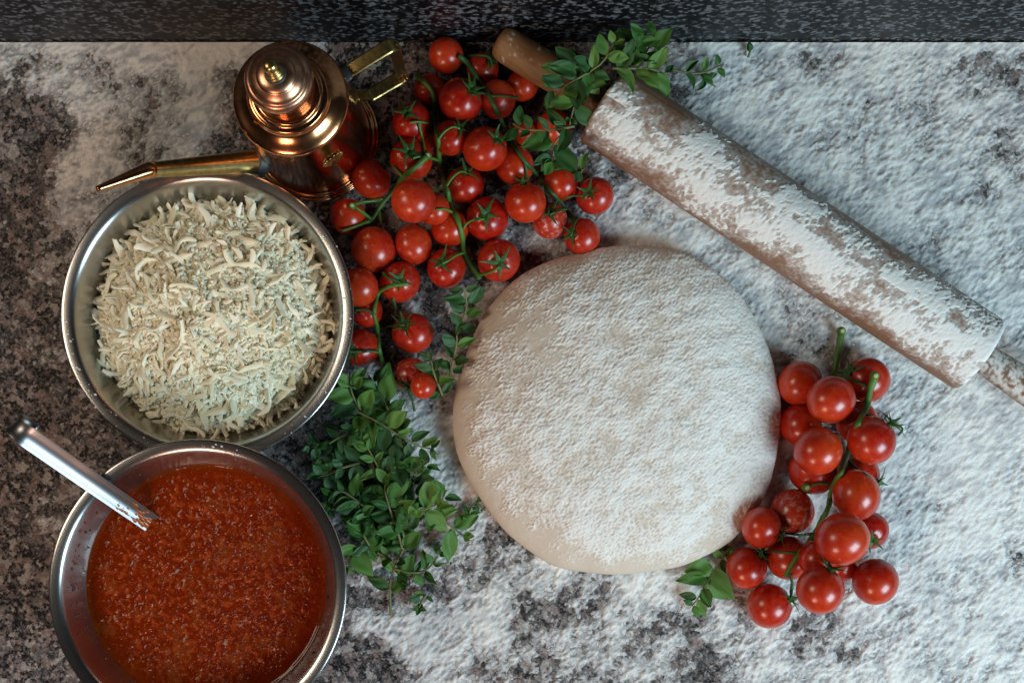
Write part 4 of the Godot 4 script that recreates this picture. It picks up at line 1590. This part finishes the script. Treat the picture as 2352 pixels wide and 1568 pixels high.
func make_herbs() -> void:
	make_leaf_shapes()
	var heap_group := "oregano sprigs in the heap between the bowls and the dough"
	# lower layer of the heap: nothing in the picture tells these apart
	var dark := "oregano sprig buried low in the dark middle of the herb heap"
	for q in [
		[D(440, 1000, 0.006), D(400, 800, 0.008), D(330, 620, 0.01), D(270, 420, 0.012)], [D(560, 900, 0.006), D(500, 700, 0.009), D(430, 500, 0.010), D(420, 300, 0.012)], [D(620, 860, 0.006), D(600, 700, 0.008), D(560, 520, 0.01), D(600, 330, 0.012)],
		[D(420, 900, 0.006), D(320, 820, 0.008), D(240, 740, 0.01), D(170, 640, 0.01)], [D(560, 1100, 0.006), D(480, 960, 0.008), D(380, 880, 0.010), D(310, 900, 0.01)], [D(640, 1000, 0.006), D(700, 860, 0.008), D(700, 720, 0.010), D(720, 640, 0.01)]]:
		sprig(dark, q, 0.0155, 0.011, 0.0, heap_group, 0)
	# upper layer
	sprig("oregano sprig at the top of the heap touching the cheese bowl rim", [D(520, 400, 0.022), D(430, 345, 0.026), D(380, 280, 0.030), D(350, 200, 0.034), D(345, 110, 0.03)], 0.0195, 0.011, 0.0, heap_group, 2)
	sprig("broad leaved oregano sprig under the lowest bowl side tomato", [D(560, 470, 0.020), D(560, 330, 0.026), D(500, 210, 0.028), D(450, 130, 0.026)], 0.021, 0.012, 0.1, heap_group, 1)
	sprig("oregano sprig with brown stem pointing from the heap at the dough", [D(370, 325, 0.028), D(500, 390, 0.030), D(620, 465, 0.030), D(730, 525, 0.028), D(800, 540, 0.024)], 0.0165, 0.012, 0.1, heap_group, 2)
	sprig("longest oregano sprig whose bare stem ends in the flour below the heap", [D(575, 1475, 0.003), D(572, 1300, 0.005), D(605, 1190, 0.008), D(655, 1070, 0.014), D(655, 930, 0.020), D(600, 790, 0.026), D(535, 700, 0.030), D(475, 590, 0.032), D(425, 500, 0.034)], 0.0175, 0.0125, 0.14, heap_group, 2)
	sprig("oregano sprig lying against the sauce bowl rim at the left of the heap", [D(400, 620, 0.018), D(300, 650, 0.022), D(210, 690, 0.022), D(140, 690, 0.02)], 0.0150, 0.010, 0.0, heap_group, 3)
	sprig("oregano sprig between the two steel bowls", [D(390, 450, 0.022), D(300, 470, 0.022), D(210, 520, 0.020), D(130, 530, 0.016)], 0.0165, 0.011, 0.0, heap_group, 3)
	sprig("oregano sprig with pale leaves beside the lower right of the sauce bowl", [D(560, 1150, 0.010), D(480, 1110, 0.014), D(430, 1040, 0.018), D(400, 960, 0.020), D(395, 860, 0.022)], 0.0180, 0.013, 0.0, heap_group, 2)
	sprig("oregano sprig reaching right with large flat leaves toward the dough", [D(600, 950, 0.014), D(680, 920, 0.020), D(770, 880, 0.022), D(850, 840, 0.020), D(890, 770, 0.02)], 0.0200, 0.0125, 0.1, heap_group, 2)
	sprig("oregano sprig ending on the open flour nearest the dough", [D(780, 880, 0.016), D(850, 920, 0.014), D(930, 990, 0.010), D(1000, 1040, 0.007)], 0.0190, 0.016, 0.15, heap_group, 2)
	sprig("oregano sprig low in the heap with narrow leaves over pale flour", [D(600, 1215, 0.008), D(690, 1235, 0.007), D(780, 1215, 0.007), D(840, 1140, 0.007)], 0.0130, 0.011, 0.1, heap_group, 1)
	sprig("small separate tuft of oregano at the bottom tip of the heap", [D(770, 1360, 0.003), D(745, 1400, 0.006), D(735, 1430, 0.008)], 0.0095, 0.006, 0.0, heap_group, 1)
	sprig("oregano sprig in the centre of the heap with upturned leaves", [D(640, 1100, 0.016), D(600, 960, 0.022), D(560, 850, 0.028), D(545, 740, 0.030), D(600, 640, 0.03)], 0.0175, 0.011, 0.0, heap_group, 1)
	sprig("oregano sprig crossing the heap near the sauce bowl side", [D(470, 900, 0.016), D(380, 830, 0.022), D(300, 780, 0.024), D(240, 820, 0.022), D(230, 880, 0.02)], 0.0165, 0.010, 0.0, heap_group, 0)
	sprig("oregano sprig with dark leaves on the dough side of the heap", [D(560, 620, 0.020), D(640, 640, 0.024), D(720, 690, 0.024), D(770, 640, 0.022)], 0.0190, 0.011, 0.0, heap_group, 3)
	sprig("oregano sprig at lower left of the heap hanging past the sauce bowl", [D(480, 980, 0.012), D(400, 1080, 0.014), D(350, 1130, 0.012), D(330, 1200, 0.01)], 0.0175, 0.012, 0.0, heap_group, 2)
	# beside the dough
	sprig("tiny thin oregano tip lying close to the lower edge of the dough", [D(1000, 960, 0.004), D(1020, 890, 0.006), D(1050, 840, 0.008), D(1085, 870, 0.008)], 0.0090, 0.008, 0.0, "", 1)
	sprig("oregano sprig rising beside the upper left edge of the dough", [BH(900, 960, 0.010), BH(950, 880, 0.018), BH(970, 780, 0.024), BH(950, 660, 0.030)], 0.0170, 0.0115, 0.1, "", 3)
	sprig("oregano sprig leaning on the left shoulder of the dough", [BH(850, 1300, 0.012), BH(880, 1160, 0.024), BH(900, 1060, 0.030), BH(900, 980, 0.032)], 0.0175, 0.012, 0.15, "", 3)
	sprig("oregano tip with open leaves over the lowest tomatoes beside the dough", [BH(800, 1420, 0.020), BH(760, 1320, 0.034), BH(730, 1230, 0.038), BH(720, 1160, 0.038)], 0.0180, 0.0115, 0.05, "", 3)
	# by the pin's handle
	sprig("oregano sprig with large leaves behind the rolling pin handle", [E(60, 330, 0.050), E(110, 215, 0.062), E(170, 165, 0.066), E(215, 100, 0.066), E(225, 45, 0.064)], 0.0207, 0.0137, 0.05, "", 2)
	sprig("oregano sprig along the backsplash above the rolling pin barrel", [E(240, 190, 0.050), E(300, 160, 0.058), E(350, 130, 0.058), E(385, 70, 0.055), E(410, 30, 0.05)], 0.0166, 0.0115, 0.0, "", 1)
	sprig("oregano sprig draped on the rolling pin barrel end at the wall", [E(220, 185, 0.060), E(310, 185, 0.062), E(390, 190, 0.052), E(450, 215, 0.036)], 0.0184, 0.0131, 0.05, "", 2)
	sprig("oregano sprig hanging over the wooden handle toward the tomatoes", [E(130, 195, 0.062), E(70, 230, 0.064), E(20, 260, 0.062), E(-25, 275, 0.058)], 0.0179, 0.0126, 0.0, "", 3)
	sprig("oregano sprig standing up dark in front of the backsplash", [E(180, 150, 0.046), E(250, 120, 0.056), E(300, 90, 0.060), E(330, 50, 0.058)], 0.0185, 0.0120, 0.0, "", 0)
	sprig("oregano sprig with small leaves over the lower part of the wooden handle", [E(150, 230, 0.050), E(90, 215, 0.058), E(30, 200, 0.060), E(0, 165, 0.058)], 0.0170, 0.0105, 0.0, "", 0)
	sprig("oregano sprig with folded leaves against the barrel end", [E(110, 210, 0.060), E(80, 290, 0.058), E(55, 360, 0.054), E(40, 420, 0.050)], 0.0175, 0.0115, 0.0, "", 2)
	sprig("oregano sprig with pale stem lying across the tomatoes beside the barrel", [AH(1930, 800, 0.060), AH(1800, 825, 0.062), AH(1650, 832, 0.062), AH(1520, 820, 0.060), AH(1450, 780, 0.058)], 0.0170, 0.0125, 0.12, "", 0)
	sprig("oregano sprig drooping between the tomatoes and the barrel end", [AH(1900, 850, 0.056), AH(1800, 900, 0.058), AH(1760, 1000, 0.056), AH(1760, 1080, 0.054)], 0.0195, 0.012, 0.05, "", 0)
	sprig("small oregano rosette on the tomatoes beside the rolling pin", [AH(1960, 1200, 0.046), AH(1985, 1160, 0.055), AH(2000, 1140, 0.060)], 0.0140, 0.010, 0.7, "", 3)
	sprig("dry thin oregano sprig lying on the flour behind the barrel", [E(470, 190, 0.012), E(540, 205, 0.010), E(610, 200, 0.008), E(650, 180, 0.010), E(680, 170, 0.012)], 0.0120, 0.014, 0.25, "", 1)
	sprig("loose oregano tip with a pointed leaf below the dry sprig", [E(590, 210, 0.005), E(620, 240, 0.006), E(650, 262, 0.005)], 0.0110, 0.016, 0.3, "", 1)
	sprig("single oregano fragment alone on the flour near the wall", [E(785, 140, 0.004), E(792, 120, 0.005), E(797, 105, 0.006)], 0.0070, 0.012, 0.5, "", 1)
	# by the right truss
	sprig("oregano sprig lying between the dough and the lowest tomatoes", [CH(330, 1110, 0.008), CH(270, 1190, 0.012), CH(210, 1290, 0.012), CH(170, 1360, 0.010), CH(140, 1400, 0.008)], 0.0190, 0.0100, 0.0, "", 2)
